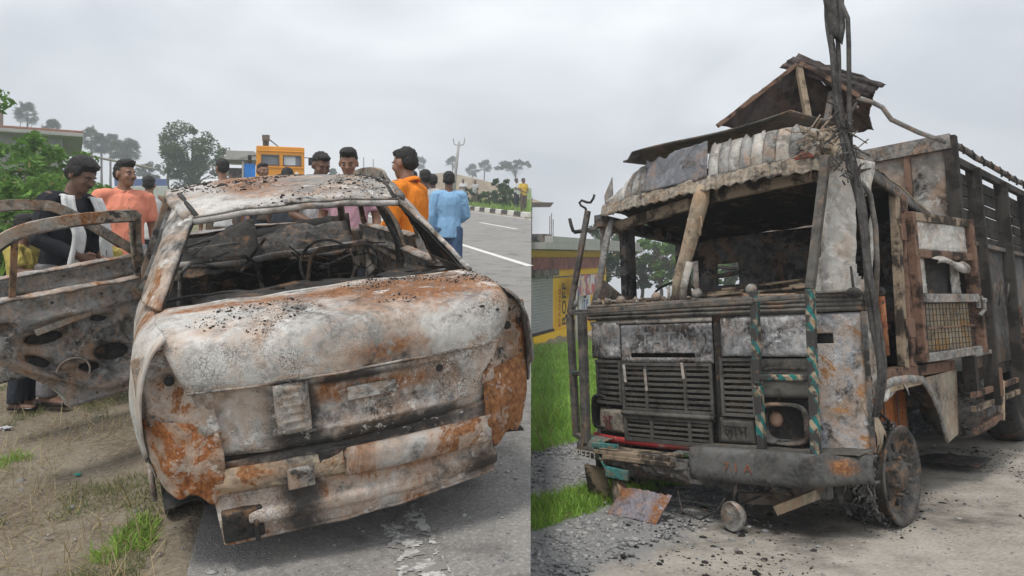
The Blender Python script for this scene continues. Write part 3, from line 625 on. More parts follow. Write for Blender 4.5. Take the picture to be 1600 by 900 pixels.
    # quarter light frame, B and A pillars, roof rail, sill
    if sgn < 0: mb = MB(); mb.tube([(sgn * .60, 1.38, 1.34), (sgn * .70, 1.18, 1.12), (sgn * .765, 1.12, 1.0)], [(.028, .016)] * 3, 6); mb.build('quarter_light_post', M_SOOT2, car, smooth=True)
    mb = MB(); mb.ribbon([(sgn * .585, 1.98, 1.40), (sgn * .67, 1.95, 1.2), (sgn * .765, 1.93, .98), (sgn * .785, 1.93, .35)], [.085, .09, .12, .14], .045); mb.build('centre_pillar', M_SOOT2, car, bevel=.008)
    mb = MB(); mb.tube([(sgn * .535, 2.52, 1.385), (sgn * .60, 2.9, 1.18), (sgn * .67, 3.2, 1.0)], .028, 8); mb.build('windscreen_pillar', M_SOOT2, car, smooth=True)
    mb = MB(); mb.tube([(sgn * .535, 1.05, 1.345), (sgn * .585, 1.4, 1.385), (sgn * .59, 1.95, 1.40), (sgn * .555, 2.52, 1.375)], .026, 8); mb.build('roof_rail', MC_ROOF if sgn < 0 else M_SOOT2, car, smooth=True)
    mb = MB(); mb.tube([(sgn * .77, 1.15, .30), (sgn * .785, 2.0, .28), (sgn * .77, 3.0, .29)], (.06), 8); mb.build('sill', M_SOOT2, car, smooth=True)
    def fend(u, v):
        y = 2.98 + .98 * u; z = .95 - .58 * v - .10 * u; x = (.775 + .05 * math.sin(v * 2.6)) * (1 - .16 * u ** 3); p = V(sgn * x, y, z); p.x += dent(p, .008, 3, 8); return p
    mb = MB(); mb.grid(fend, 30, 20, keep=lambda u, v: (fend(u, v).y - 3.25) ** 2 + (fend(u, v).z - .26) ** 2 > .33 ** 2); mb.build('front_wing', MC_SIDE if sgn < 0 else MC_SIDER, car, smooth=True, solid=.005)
    # bare wheels
    for wy in (.80, 3.25):
        w = MB(); Mw = Matrix.Translation((sgn * .70, wy, .205)) @ Matrix.Rotation(R(90), 4, 'Y')
        w.lathe([(.05, .02), (.10, .03), (.155, .0), (.165, -.03), (.19, -.05), (.205, -.085), (.205, -.075), (.175, -.045), (.17, .06), (.205, .085), (.198, .09), (.165, .06)], Mw, 28)
        wh = w.build('wheel', M_SOOT2, car, smooth=True)
        w = MB(); w.lathe([(.10, -.05), (.155, -.045), (.165, 0), (.155, .045), (.10, .05)], Mw, 24); w.warp(lambda p: p + V(0, dent(p, .02, 9, 1), dent(p, .02, 11, 2))); w.build('burnt_tyre_cords', M_SOOT, wh, smooth=True)
# --- roof skin
def roof(u, v):
    s = 2 * u - 1; y, z = catmull([(0, (1.035, 1.335, 0)), (.2, (1.3, 1.39, 0)), (.5, (1.75, 1.415, 0)), (.8, (2.25, 1.40, 0)), (1, (2.56, 1.36, 0))], v).xy
    w = .525 + .06 * math.sin(v * math.pi) ; z += .035 * (1 - s * s) - .0; y -= .05 * (1 - s * s) * (1 - v) * (1 - v); y += .06 * (1 - s * s) * v * v
    p = V(s * w, y, z); p.z += dent(p, .012, 2.2, 6); return p
mb = MB(); mb.grid(roof, 50, 50); rf = mb.build('roof', MC_ROOF, car, smooth=True, solid=.008)
mb = MB(); mb.tube([roof(i / 30, 0) + V(0, .012, -.022) for i in range(31)], [(.022, .018)] * 31, 8); mb.build('rear_header_rail', MC_SIDE, rf, smooth=True)
mb = MB(); mb.tube([roof(i / 30, 1) + V(0, -.01, -.02) for i in range(31)], .02, 8); mb.build('front_header_rail', M_SOOT2, rf, smooth=True)
mb = MB(); mb.tube([roof(.03, v) + V(0, 0, .007) for v in (0, .12, .24, .36)], [(.014, .006)] * 4, 6); mb.tube([roof(.97, v) + V(0, 0, .007) for v in (0, .2, .4, .6, .8, 1)], [(.012, .006)] * 6, 6); mb.build('drip_strip', M_SOOT, rf, smooth=True)
# charred crumbs lying on roof and boot: part of the wreck
pts = []
for k in range(4200):
    u, v = random.random(), random.random() ** .8
    if nz3(u * 3, v * 3, 0, 1.2, 4) + .5 * u > .1: pts.append(tuple(roof(u, v) + V(0, 0, .006)))
stones('charred_flakes', np.array(pts), .0027, M_CRUMB, parent=rf, sd=.75)
pts = []
for k in range(3600):
    u, v = random.random(), random.random() * .75
    if nz3(u * 3, v * 3, 0, 1.5, 9) + .45 * (u - .4) - .3 * v > .05: pts.append(tuple(lid(u, v) + V(0, 0, .005)))
stones('charred_flakes', np.array(pts), .0025, M_CRUMB, parent=[c for c in car.children if c.name.startswith('boot_lid')][0], sd=.55)
# rear window ledge and parcel shelf frame
mb = MB(); mb.tube([lid(i / 30, 0) + V(0, .02, -.01) for i in range(31)], [(.02, .014)] * 31, 8); mb.build('window_base_rail', MC_SIDE, car, smooth=True)
mb = MB(); mb.grid(lambda u, v: V(-.70 + 1.4 * u, .54 + .45 * v, .975 - .02 * v + dent((u, v, 0), .02, 5, 3)), 20, 8, keep=lambda u, v: nz3(u * 6, v * 3, 2, 1.5) > -.2); mb.build('parcel_shelf_frame', M_SOOT, car, solid=.01)
# --- inside: floor, firewall, dashboard beam, seat frames, steering wheel
mb = MB(); mb.grid(lambda u, v: V(-.76 + 1.52 * u, .1 + 3.1 * v, .30 + dent((u * 2, v * 4, 0), .05, 2, 3) + .12 * math.exp(-((u - .5) / .12) ** 2)), 30, 40); mb.build('floor_pan', M_SOOT, car, smooth=True, solid=.01)
mb = MB(); mb.grid(lambda u, v: V(-.72 + 1.44 * u, 3.02 + .16 * v - .05 * math.sin(u * 3), .34 + (.62 + .08 * u) * v + dent((u * 3, v * 2, 0), .03, 2, 1)), 26, 12); mb.build('firewall', M_SOOT, car, smooth=True, solid=.01)
mb = MB()
mb.grid(lambda u, v: V(-.70 + 1.36 * u, 2.72 + .34 * v, .93 - .10 * (1 - v) ** 2 + .10 * sstep(.35, .7, u) * v - .04 + dent((u * 4, v * 3, 0), .035, 2, 5)), 40, 14); mb.build('burnt_dashboard', burnt('dash_ash', ash=(.10, .098, .095), grey=(.04, .039, .037), dark=(.012, .012, .012), rust=.1, soot=.55, s=7, seed=99), car, smooth=True, solid=.03)
mb = MB(); mb.tube([(-.72, 2.70, .86), (-.45, 2.66, .86), (-.2, 2.6, .84), (.05, 2.6, .87), (.3, 2.66, .86), (.72, 2.70, .88)], .024, 8); mb.build('dashboard_beam', burnt('bare_steel_tube', ash=(.34, .33, .32), rust=.2, soot=.35, s=6, seed=98), car, smooth=True)
mb = MB()
for k in range(22):
    a = V(random.uniform(-.6, .6), random.uniform(2.4, 2.9), random.uniform(.62, .95)); mb.tube([a, a + V(random.uniform(-.2, .2), random.uniform(-.15, .1), random.uniform(-.15, .12)), a + V(random.uniform(-.35, .35), random.uniform(-.2, .1), random.uniform(-.3, .1))], .005, 5)
mb.build('burnt_wiring', M_SOOT, car)['kind'] = 'stuff'
mb = MB(); mb.bar((-.20, 2.5, .80), (-.02, 2.45, 1.02), .03, .02); mb.bar((-.5, 2.75, .95), (-.18, 2.6, .98), .03, .02); mb.build('bent_strut', M_SOOT2, car)
mb = MB(); mb.tube([(.36 + .185 * math.cos(a), 2.34 + .07 * math.sin(a), .80 + .17 * math.sin(a)) for a in [2 * math.pi * i / 28 for i in range(28)]], .010, 6, closed=True)
for a in (R(20), R(160), R(270)): mb.bar((.36, 2.36, .80), (.36 + .18 * math.cos(a), 2.34 + .07 * math.sin(a), .80 + .165 * math.sin(a)), .018, .008)
mb.tube([(.36, 2.36, .80), (.36, 2.7, .72)], .02, 8); mb.build('steering_wheel', M_SOOT2, car, smooth=True)
def seat(x0, x1, y, zt, nm, lean=.16):
    mb = MB(); w = x1 - x0
    loop = [(x0, y, .42), (x0 + .01, y - lean * .6, .75), (x0 + .04, y - lean, zt - .05), (x0 + .10, y - lean, zt), (x1 - .10, y - lean, zt), (x1 - .04, y - lean, zt - .05), (x1 - .01, y - lean * .6, .75), (x1, y, .42)]
    mb.tube(loop, .013, 7); s_ = mb.build(nm, M_SOOT2, car, smooth=True)
    mb = MB()
    for k in range(6):
        z = .5 + k * (zt - .58) / 6; yy = y - lean * (z - .42) / (zt - .42)
        mb.tube([(x0 + w * t, yy + .02 * math.sin(t * 22 + k), z + .018 * math.sin(t * 31)) for t in [i / 14 for i in range(15)]], .0035, 5)
    mb.build('seat_spring', M_SOOT, s_)
    mb = MB(); mb.grid(lambda u, v: V(x0 + w * u, y + .02 + .48 * v, .44 + .03 * math.sin(u * 3.1) + dent((u * 3, v * 3, x0), .03, 2, 2)), 12, 10); mb.build('seat_pan', M_SOOT, s_, smooth=True, solid=.02)
seat(-.62, -.12, 1.98, 1.0, 'front_seat_frame'); seat(.12, .62, 1.98, 1.0, 'front_seat_frame'); seat(-.66, -.03, 1.02, .93, 'rear_seat_frame'); seat(.03, .66, 1.02, .93, 'rear_seat_frame')
mb = MB(); mb.grid(lambda u, v: V(-.66 + .62 * u, 2.58 + .3 * v, .78 + .34 * v * (.35 + .65 * u) + dent((u * 2, v * 2, 1), .03, 3, 8)), 20, 12); mb.build('curled_black_sheet', M_SOOT, car, smooth=True, solid=.008)
# bonnet and front end
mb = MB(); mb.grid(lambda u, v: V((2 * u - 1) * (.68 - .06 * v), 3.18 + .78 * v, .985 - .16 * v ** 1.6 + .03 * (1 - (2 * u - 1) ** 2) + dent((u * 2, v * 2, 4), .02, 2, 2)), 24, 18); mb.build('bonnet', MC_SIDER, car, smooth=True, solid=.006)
mb = MB(); mb.grid(lambda u, v: V((2 * u - 1) * (.62 + .06 * v), 3.97 + .05 * math.sin(v * 3) - .10 * (2 * u - 1) ** 2, .80 - .5 * v), 20, 10); mb.build('front_panel', M_SOOT2, car, smooth=True, solid=.008)

# --- doors (door frame: y runs back from the hinge, z up, x outwards)
MW_DIV = burnt('rusty_divider', ash=(.22, .15, .11), grey=(.12, .075, .055), rust=.5, soot=.35, s=6, seed=89, crack=0)
def door(nm, hinge, ang, sgn, L=.92, rear=True, label=None):
    d = bpy.data.objects.new(nm, None); COL.objects.link(d); d.parent = car
    d.matrix_local = Matrix.Translation(hinge) @ Matrix.Rotation(ang, 4, 'Z')
    if label: d['label'] = label
    zb = .93 if rear else .92
    def outline(y, z):    # panel kept where true; the back door is cut by the wheel arch
        if rear and (y + L + .05) ** 2 + (z - .08) ** 2 < .36 ** 2: return False
        return True
    def skin(off, amp, seed):
        def f(u, v):
            y = -L * u; z = .30 + (zb - .30) * v
            if rear:
                cut = -L + .05 + .42 * (1 - sstep(.30, .80, z)); y = -u * (-cut)
            bul = .045 * math.sin(v * 2.9) ; p = V(sgn * (off + bul), y, z); p.x += dent(p, amp, 5, seed); return p
        return f
    fo = skin(.02, .006, 3)
    mb = MB(); mb.grid(fo, 30, 22); sk = mb.build('door_skin', MC_DOOR, d, smooth=True, solid=.006)
    REC = [(.26, .70, .08, .05), (.62, .62, .13, .07), (.80, .42, .07, .09), (.30, .36, .16, .10), (.55, .28, .10, .06), (.82, .78, .09, .06), (.12, .55, .05, .12)]
    fi0 = skin(-.055, .010, 6)
    def fi(u, v):
        p = fi0(u, v); dep = 0
        for a, b, ra, rb in REC:
            q = ((u - a) / ra) ** 2 + ((v - b) / rb) ** 2; dep = max(dep, 1 - sstep(.55, 1.15, q))
        rim = sstep(0, .06, u) * sstep(1, .94, u) * sstep(0, .08, v) * sstep(1, .94, v)
        p.x += sgn * (.06 * dep * rim - .02 * (1 - rim) * 0); p.x -= sgn * .018 * math.exp(-((v - .82) / .03) ** 2) * rim
        q = abs(math.hypot((u - .5) / .42, (v - .45) / .36) - 1); p.x -= sgn * .026 * math.exp(-(q / .09) ** 2); return p
    mb = MB(); mb.grid(fi, 56, 44); ip = mb.build('inner_panel', MC_DIN, d, smooth=True, solid=.005)
    for a, b, ra, rb in REC[:5]:
        mb = MB(); c = fi0(a, b); mb.ell((c.x + sgn * .047, c.y, c.z), (.006, ra * L * .78, rb * .62 * .80), 14, 6); mb.build('panel_opening', M_SOOT, ip, smooth=True)  # solid black ellipses painted as the dark inside the panel's holes
    mb = MB(); c = fi0(.80, .18 if rear else .22); mb.tube([(c.x + sgn * .004, c.y + .085 * math.cos(t), c.z + .07 + .075 * math.sin(t)) for t in [2 * math.pi * i / 24 for i in range(24)]], .0055, 6, closed=True); mb.build('speaker_ring', MC_SIDE, ip, smooth=True)
    mb = MB(); mb.bar(fi0(.34, .78) + V(-sgn * .02, 0, 0), fi0(.66, .70) + V(-sgn * .02, 0, 0), .03, .035); mb.build('pull_bracket', MC_FRAME, ip, bevel=.005)
    # rim joining both skins
    mb = MB()
    rim = [(0, v / 12) for v in range(13)] + [(u / 12, 1) for u in range(1, 13)] + [(1, 1 - v / 12) for v in range(1, 13)] + [(1 - u / 12, 0) for u in range(1, 13)]
    for i, (u, v) in enumerate(rim): mb.v += [fo(u, v), fi(u, v)]
    for i in range(len(rim) - 1): mb.f.append((2 * i, 2 * i + 1, 2 * i + 3, 2 * i + 2))
    mb.build('door_edge', MC_DOOR, d, solid=.004)
    # window frame
    if rear: fr = [(0.0, 0, zb), (-.03, -.02, 1.15), (-.065, -.03, 1.275), (-.075, -.06, 1.305), (-.07, -.35, 1.315), (-.065, -.60, 1.29), (-.05, -.76, 1.20), (-.02, -L + .08, 1.05), (0, -L + .06, zb)]
    else: fr = [(0.0, -.02, zb), (-.06, -.36, 1.17), (-.10, -.60, 1.32), (-.105, -.72, 1.355), (-.10, -.90, 1.375), (-.09, -L + .02, 1.36), (-.08, -L + .0, 1.32), (-.02, -L, 1.1), (0, -L, zb)]
    fr = [(sgn * (a * (2.5 if sgn > 0 else 1.5) - .015), b, c) for a, b, c in fr]
    fr = [tuple(catmull([(i, q) for i, q in enumerate(fr)], t / 4)) for t in range(4 * (len(fr) - 1) + 1)]; mb = MB(); mb.ribbon(fr, .062, .022); wf = mb.build('window_frame', MC_FRAME, d, bevel=.003)
    ins = [(x + sgn * .012, y * .955 - .012, z - (.03 if z > zb + .1 else 0)) for x, y, z in fr]
    mb = MB(); mb.ribbon(ins, .016, .034); mb.build('glass_channel', M_SOOT2, wf)
    if rear: mb = MB(); mb.ribbon([(-sgn * .02, -.66, zb), (-sgn * (.17 if sgn > 0 else .10), -.62, 1.285)], .03, .016); mb.build('divider_bar', MW_DIV, wf)
    mb = MB(); mb.grid(lambda u, v: V(sgn * (.035 - .09 * v), -.02 - (L - .06) * u, zb + .012 * math.sin(v * 3.1) + dent((u * 4, v, 0), .008, 2, 1)), 24, 6); mb.build('belt_rail', MC_DOOR, d, smooth=True, solid=.008)
    for k in range(6):
        mb = MB(); c = fi(.12 + .14 * k, .93 if k % 2 else .06); mb.lathe([(0, .004), (.009, .004), (.009, 0)], Matrix.Translation(c) @ Matrix.Rotation(-sgn * R(90), 4, 'Y'), 8); mb.build('rivet', M_SOOT, ip)
    return d
door('door', (-.80, 1.95, 0), R(-66), -1, L=.95, rear=True, label='open rear door with bare sooty inner panel')
door('door', (-.80, 3.02, 0), R(-58), -1, L=1.05, rear=False, label='open front door behind the rear one')
door('door', (.80, 1.90, 0), 0, 1, L=.72, rear=True, label='shut far rear door')
door('door', (.80, 3.02, .06), R(7), 1, L=1.05, rear=False, label='far front door swung open')
# ------------------------------------------------------------------ burnt lorry (u across from its right side to its left, v back from the nose, w up)
truck = thing('burnt_truck', 'burnt out lorry with buckled cab visor and charred cargo body', 'truck', MR)
MT_PANEL = burnt('lorry_ash_panel', ash=(.54, .54, .54), grey=(.22, .22, .225), rust=.14, soot=.20, s=4.2, seed=121, crack=.25, fleck=.5, runs=.4)
MT_CORNER = burnt('lorry_corner_panel', ash=(.44, .445, .46), grey=(.24, .245, .26), rust=.46, soot=.14, s=3.6, seed=125, crack=.5, fleck=.3, rustc=[(.25, (.14, .06, .03)), (.5, (.32, .17, .08)), (.75, (.44, .29, .17))])
MT_GRILL = burnt('lorry_grille', ash=(.125, .12, .108), grey=(.085, .081, .073), dark=(.045, .043, .04), rust=.08, soot=.30, s=4, seed=128, crack=0, fleck=.3)
MT_COWL = burnt('lorry_cowl', ash=(.15, .142, .128), grey=(.08, .076, .069), dark=(.03, .03, .028), rust=.12, soot=.35, s=3, seed=131, crack=0, fleck=.4)
MT_WHITE = burnt('peeled_white_sheet', ash=(.55, .53, .49), grey=(.29, .27, .24), dark=(.10, .09, .08), rust=.20, soot=.20, s=3.2, seed=135, crack=.2, fleck=.2, runs=.4)
MT_GREYV = burnt('visor_grey', ash=(.34, .335, .32), grey=(.17, .165, .155), rust=.16, soot=.2, s=4, seed=137, crack=.1, fleck=.5)
MT_VISOR = burnt('visor_slate', ash=(.22, .23, .25), grey=(.12, .125, .135), rust=.12, soot=.3, s=3, seed=139, crack=.1, fleck=.5)
MT_TAN = burnt('tan_sheet', ash=(.46, .38, .28), grey=(.30, .24, .17), rust=.25, soot=.16, s=3, seed=141, crack=.1, fleck=.3)
MT_CARGO = burnt('charred_cargo_sheet', ash=(.12, .118, .115), grey=(.06, .058, .056), rust=.14, soot=.42, s=2, seed=145, crack=0, fleck=.2)
def wood(name, a, b, char=.4, seed=0):
    g = G(name); gr = g.noise(3, 6, .6, vec=g.mapv(scale=(1, 9, 9)), dist=.6, seed=seed); gr2 = g.noise(3, 6, .6, vec=g.mapv(scale=(9, 9, 1.2)), dist=.6, seed=seed)
    c = g.mix(g.math('MULTIPLY', g.math('ADD', gr, gr2), .5), a, b); k = g.thr(g.noise(5, 7, .68, seed=seed + 3), .62 - .3 * char, .74 - .3 * char)
    return g.out(g.mix(g.math('MULTIPLY', k, .9), c, (.022, .019, .017)), .9, g.math('ADD', gr, gr2), .5, .01, spec=.12)
MW_TAN = wood('scorched_timber', (.17, .12, .08), (.35, .285, .21), .5); MW_RED = wood('reddish_timber', (.11, .060, .043), (.25, .16, .115), .5, 5); MW_BLK = wood('charred_timber', (.030, .027, .025), (.075, .068, .06), .55, 8)
def stripes():
    g = G('striped_guard_paint'); sep = g.n('SeparateXYZ', {0: g.co}); q = g.math('ADD', g.math('MULTIPLY', sep.outputs[2], 9.0), g.math('MULTIPLY', g.math('ADD', sep.outputs[0], sep.outputs[1]), 12.0))
    st = g.thr(g.math('FRACT', q), .47, .53); c = g.mix(st, (.015, .16, .15), (.36, .29, .20)); n = g.noise(7, 7, .68)
    c = g.mix(g.thr(n, .42, .52), c, (.045, .042, .04)); c = g.mix(g.math('MULTIPLY', g.thr(g.noise(9, 6, .7, seed=3), .58, .66), .8), c, (.26, .13, .06)); return g.out(c, .8, n, .4, .006)
MT_STRIPE = stripes()
MT_TEAL = burnt('teal_paint', ash=(.05, .26, .25), grey=(.03, .15, .145), dark=(.04, .05, .05), rust=.2, soot=.3, s=6, seed=150, crack=0, fleck=.4)
MT_CREAM = burnt('cream_plate', ash=(.40, .36, .29), grey=(.20, .18, .15), rust=.05, soot=.12, s=5, seed=152, crack=0, fleck=.2)
def redmat():
    g = G('red_stripe'); sep = g.n('SeparateXYZ', {0: g.co}); fade = g.thr(g.math('ADD', sep.outputs[0], g.math('MULTIPLY', g.noise(6, 5, .6), .5)), -.25, .25)
    c = g.mix(fade, (.36, .035, .035), (.09, .06, .05)); c = g.mix(g.math('MULTIPLY', g.thr(g.noise(9, 6, .7), .55, .65), .7), c, (.30, .26, .22)); return g.out(c, .75, g.noise(40), .2)
MT_RED = redmat()
def P(u, v, w): return V(u, v, w)
def vf(u): return .10 + .17 * (abs(u) / 1.05) ** 4
def tp(name, fn, nu, nv, mat, parent=truck, solid=.006, keep=None, smooth=True):
    mb = MB(); mb.grid(fn, nu, nv, keep); return mb.build(name, mat, parent, smooth=smooth, solid=solid)
def tbox(name, c, s, mat, parent=truck, rot=None, bevel=.004):
    mb = MB(); mb.box(c, s, rot); return mb.build(name, mat, parent, bevel=bevel)
def tbar(name, a, b, w, h, mat, parent=truck, bevel=.004, **k):
    mb = MB(); mb.bar(a, b, w, h, **k); return mb.build(name, mat, parent, bevel=bevel)
def ttube(name, pts, r, mat, parent=truck, n=8):
    mb = MB(); mb.tube(pts, r, n); return mb.build(name, mat, parent, smooth=True)
# --- nose: cowl band, upper panels
tp('cowl_band', lambda u, v: P(-1.06 + 2.12 * u, vf(-1.06 + 2.12 * u) - .012 - .016 * abs(math.sin(v * math.pi * 4)), 1.335 + .115 * v + dent((u * 3, v, 0), .004, 2, 2)), 60, 32, MT_COWL)
def fpanel(name, u0, u1, w0, w1, mat, off=0.0, hole=None, nu=26, nv=16):
    def f(a, b):
        u = u0 + (u1 - u0) * a; w = w0 + (w1 - w0) * b; e = min(min(a, 1 - a) * (u1 - u0), min(b, 1 - b) * (w1 - w0)); p = P(u, vf(u) - off - .016 * sstep(0, .02, e), w); p.y += dent(p, .007, 5, 3); return p
    kp = None
    if hole: kp = lambda a, b: not (hole[0] < u0 + (u1 - u0) * a < hole[1] and hole[2] < w0 + (w1 - w0) * b < hole[3])
    return tp(name, f, nu, nv, mat, keep=kp)
fpanel('upper_nose_panel', -1.03, -.67, 1.04, 1.325, MT_PANEL)
cpn = fpanel('bonnet_flap', -.655, .115, 1.015, 1.29, MT_PANEL, .006, (-.545, -.015, 1.055, 1.085), 58, 36)
tp('trim_strip', lambda a, b: P(-1.03 + 1.15 * a, vf(-1.03 + 1.15 * a) - .012, 1.298 + .03 * b), 30, 2, MT_WHITE)
fpanel('upper_nose_panel', .175, .76, 1.06, 1.325, MT_PANEL, 0, None, 40, 20)
fpanel('corner_panel', .775, 1.045, .46, 1.325, MT_CORNER, .0, (.80, .895, 1.145, 1.20), 30, 70)
tbox('vent_louvre', (.845, vf(.845) + .02, 1.17), (.10, .012, .05), M_SOOT)
tbox('bonnet_gap', (.145, vf(.1) + .012, .92), (.055, .02, .86), M_SOOT)
# backing behind the nose openings
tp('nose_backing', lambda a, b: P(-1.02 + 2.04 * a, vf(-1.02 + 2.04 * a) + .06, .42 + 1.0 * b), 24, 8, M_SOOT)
# --- grilles, every slat its own piece
def grille(u0, u1, w0, w1, n, divs, mat, frame=.02):
    gr = bpy.data.objects.new('grille', None); COL.objects.link(gr); gr.parent = truck
    um = (u0 + u1) / 2; y = lambda u: vf(u) - .012
    for k in range(n):
        w = w0 + (w1 - w0) * (k + .5) / n; mb = MB(); h = (w1 - w0) / n * .46
        mb.grid(lambda a, b: P(u0 + (u1 - u0) * a, y(u0 + (u1 - u0) * a) + .02 * b - .004, w - h / 2 + h * (1 - .4 * b) + dent((a * 4, k, b), .002, 2, 1)), 12, 2); mb.grid(lambda a, b: P(u0 + (u1 - u0) * a, y(u0 + (u1 - u0) * a) - .004, w - h / 2 + h * b), 12, 1); mb.build('slat', mat, gr, solid=.003)
    for d in divs:
        mb = MB(); mb.box((d, y(d) - .003, (w0 + w1) / 2), (.022, .022, w1 - w0)); mb.build('grille_divider', mat, gr, bevel=.003)
    mb = MB()
    for w in (w0 - frame / 2, w1 + frame / 2): mb.grid(lambda a, b: P(u0 - frame + (u1 - u0 + 2 * frame) * a, y(u0 + (u1 - u0) * a) - .008, w + frame * (b - .5)), 12, 1)
    for u in (u0 - frame / 2, u1 + frame / 2): mb.grid(lambda a, b: P(u + frame * (a - .5), y(u) - .008, w0 + (w1 - w0) * b), 1, 4)
    mb.build('grille_frame', mat, gr, solid=.016)
    return gr
grille(-.63, .085, .69, .995, 8, (-.43, -.11), MT_GRILL); grille(-.62, .06, .475, .61, 4, (-.40, -.09), MT_GRILL, .025)
grille(-.93, -.68, .72, 1.01, 7, (), MT_GRILL); grille(.185, .385, .69, 1.03, 9, (), MT_GRILL)
tp('grille_shelf', lambda a, b: P(-.66 + .77 * a, vf(-.66 + .77 * a) - .014 - .03 * math.sin(b * 3.1), .625 + .045 * b), 20, 6, MT_GRILL)
for k, (u, w, n) in enumerate(((-.43, .90, .17), (-.12, .95, .09), (-.62, .93, .12))):
    tbar('melted_trim', (u, vf(u) - .032, w + .07), (u + .01, vf(u) - .032, w - n / 2), .022, .006, MT_WHITE)
lp = fpanel('mascot_plate', -.95, -.67, .49, .665, MT_CREAM); rp = fpanel('mascot_plate', .13, .375, .49, .655, MT_GRILL)
tp('red_stripe', lambda a, b: P(-1.04 + 1.17 * a, vf(-1.04 + 1.17 * a) - .022, .415 + .05 * b), 30, 2, MT_RED); tp('red_stripe', lambda a, b: P(.14 + .22 * a, vf(.2) - .03, .435 + .048 * b), 4, 2, MT_RED)
# --- lettering
def letters(txt, c, size, mat, parent, M=None, depth=.002, sx=1.0, name='lettering'):
    cu = bpy.data.curves.new(name, 'FONT'); cu.body = txt; cu.size = size; cu.extrude = depth; cu.align_x = 'CENTER'; cu.align_y = 'CENTER'
    o = bpy.data.objects.new(name, cu); COL.objects.link(o); bpy.context.view_layer.update()
    me = bpy.data.meshes.new_from_object(o.evaluated_get(bpy.context.evaluated_depsgraph_get())); bpy.data.objects.remove(o); bpy.data.curves.remove(cu)
    me.materials.clear(); me.materials.append(mat); me.name = name
    o = link(name, me, parent); o.matrix_local = Matrix.Translation(c) @ (M or Matrix.Rotation(R(90), 4, 'X')) @ Matrix.Diagonal((sx, 1, 1, 1)); return o
M_INK = plain('black_lettering', (.035, .03, .028), .8); M_INKRED = plain('dark_red_lettering', (.12, .03, .03), .8); M_GHOST = plain('ghost_lettering', (.27, .27, .27), .85, .35, 30)
letters('शुभ', (-.79, vf(-.79) - .022, .575), .115, M_INKRED, lp); letters('लाभ', (.252, vf(.25) - .022, .575), .10, M_INK, rp)
letters('TATA', (-.26, vf(-.26) - .0255, 1.175), .15, M_GHOST, cpn, depth=.0015, sx=1.05)
# --- headlamp housings
for sg in (1, -1):
    u0, u1 = (.405, .735) if sg > 0 else (-1.0, -.84); v0 = vf((u0 + u1) / 2)
    hh = bpy.data.objects.new('headlamp', None); COL.objects.link(hh); hh.parent = truck
    def ring(a, b, wid):
        t = 2 * math.pi * a; ca, sa = math.cos(t), math.sin(t); q = 4.0; r = (abs(ca) ** q + abs(sa) ** q) ** (-1 / q)
        k = [(1.0, 0.0), (.96, -.025), (.86, -.028), (.80, .02), (.76, .08), (0.0, .085)]; i = min(int(b * 5.0001), 4); f = b * 5 - i; sc = k[i][0] + (k[i + 1][0] - k[i][0]) * f; yy = k[i][1] + (k[i + 1][1] - k[i][1]) * f
        return P((u0 + u1) / 2 + sc * r * ca * wid, v0 - .01 + yy, .635 + sc * r * sa * .135)
    mb = MB(); mb.grid(lambda a, b: ring(a, b, (u1 - u0) / 2), 40, 10); mb.build('lamp_housing', M_SOOT2 if sg > 0 else M_SOOT, hh, smooth=True)
    if sg > 0:
        mb = MB(); mb.ell((.50, v0 + .045, .655), (.045, .03, .05), 16, 10); mb.build('melted_lamp', plain('copper_lamp', (.40, .25, .18), .5, .3, 9), hh, smooth=True)
        fpanel('lamp_surround', .40, .76, .80, 1.045, MT_GRILL, 0, None, 30, 20); fpanel('lamp_sill', .40, .76, .425, .495, MT_GRILL, .012)
        for k in range(3): tbar('louvre', (.41, vf(.5) - .03, .985 - .035 * k), (.75, vf(.75) - .03, .985 - .035 * k), .012, .016, M_SOOT2)
# --- bull bars
tube_r = .028
def guard(nm, a, b, mat, w=.05): return tbar(nm, a, b, w, w, mat, bevel=.008)
guard('guard_post', (-1.10, .10, .44), (-1.09, .06, 1.395), MT_COWL); guard('guard_post', (-.90, -.04, .42), (-.89, -.04, 1.40), MT_COWL, .058)
guard('guard_post', (-1.09, .06, 1.40), (-.90, .10, 2.19), MT_COWL, .042)
guard('guard_post', (.50, -.08, .90), (.51, -.06, 1.48), MT_STRIPE); guard('guard_post', (.505, -.08, .89), (.50, -.07, .50), MT_STRIPE)
guard('guard_post', (.845, -.10, .46), (.875, -.09, 1.47), MT_STRIPE, .052); guard('guard_post', (.875, -.09, 1.47), (1.0, -.02, 2.27), MT_COWL, .052)
guard('guard_rail', (-1.10, .06, 1.40), (.51, -.08, 1.42), MT_COWL, .042); guard('guard_rail', (.51, -.08, .94), (.83, -.09, .945), MT_STRIPE, .036); guard('guard_rail', (-1.10, .08, .93), (-.90, -.03, .935), MT_STRIPE, .036)
guard('guard_rail', (-1.10, .10, .455), (-.90, -.03, .44), MT_COWL, .04); guard('guard_rail', (.51, -.08, 1.42), (.87, -.09, 1.43), MT_COWL, .03)
guard('guard_stay', (-1.02, .06, 2.03), (-.86, .16, 2.05), MT_COWL, .03)
ttube('mirror_hook', [(-.93, .09, 2.03), (-.99, .06, 2.03), (-1.015, .05, 2.04), (-1.03, .05, 2.08), (-1.045, .05, 2.14)], .014, M_SOOT); ttube('wire_curl', [(-.905, .10, 2.15), (-.915, .09, 2.21), (-.95, .08, 2.235), (-.965, .08, 2.26), (-.94, .08, 2.275), (-.90, .09, 2.255), (-.87, .10, 2.25), (-.85, .11, 2.28), (-.845, .12, 2.31)], .010, M_SOOT)
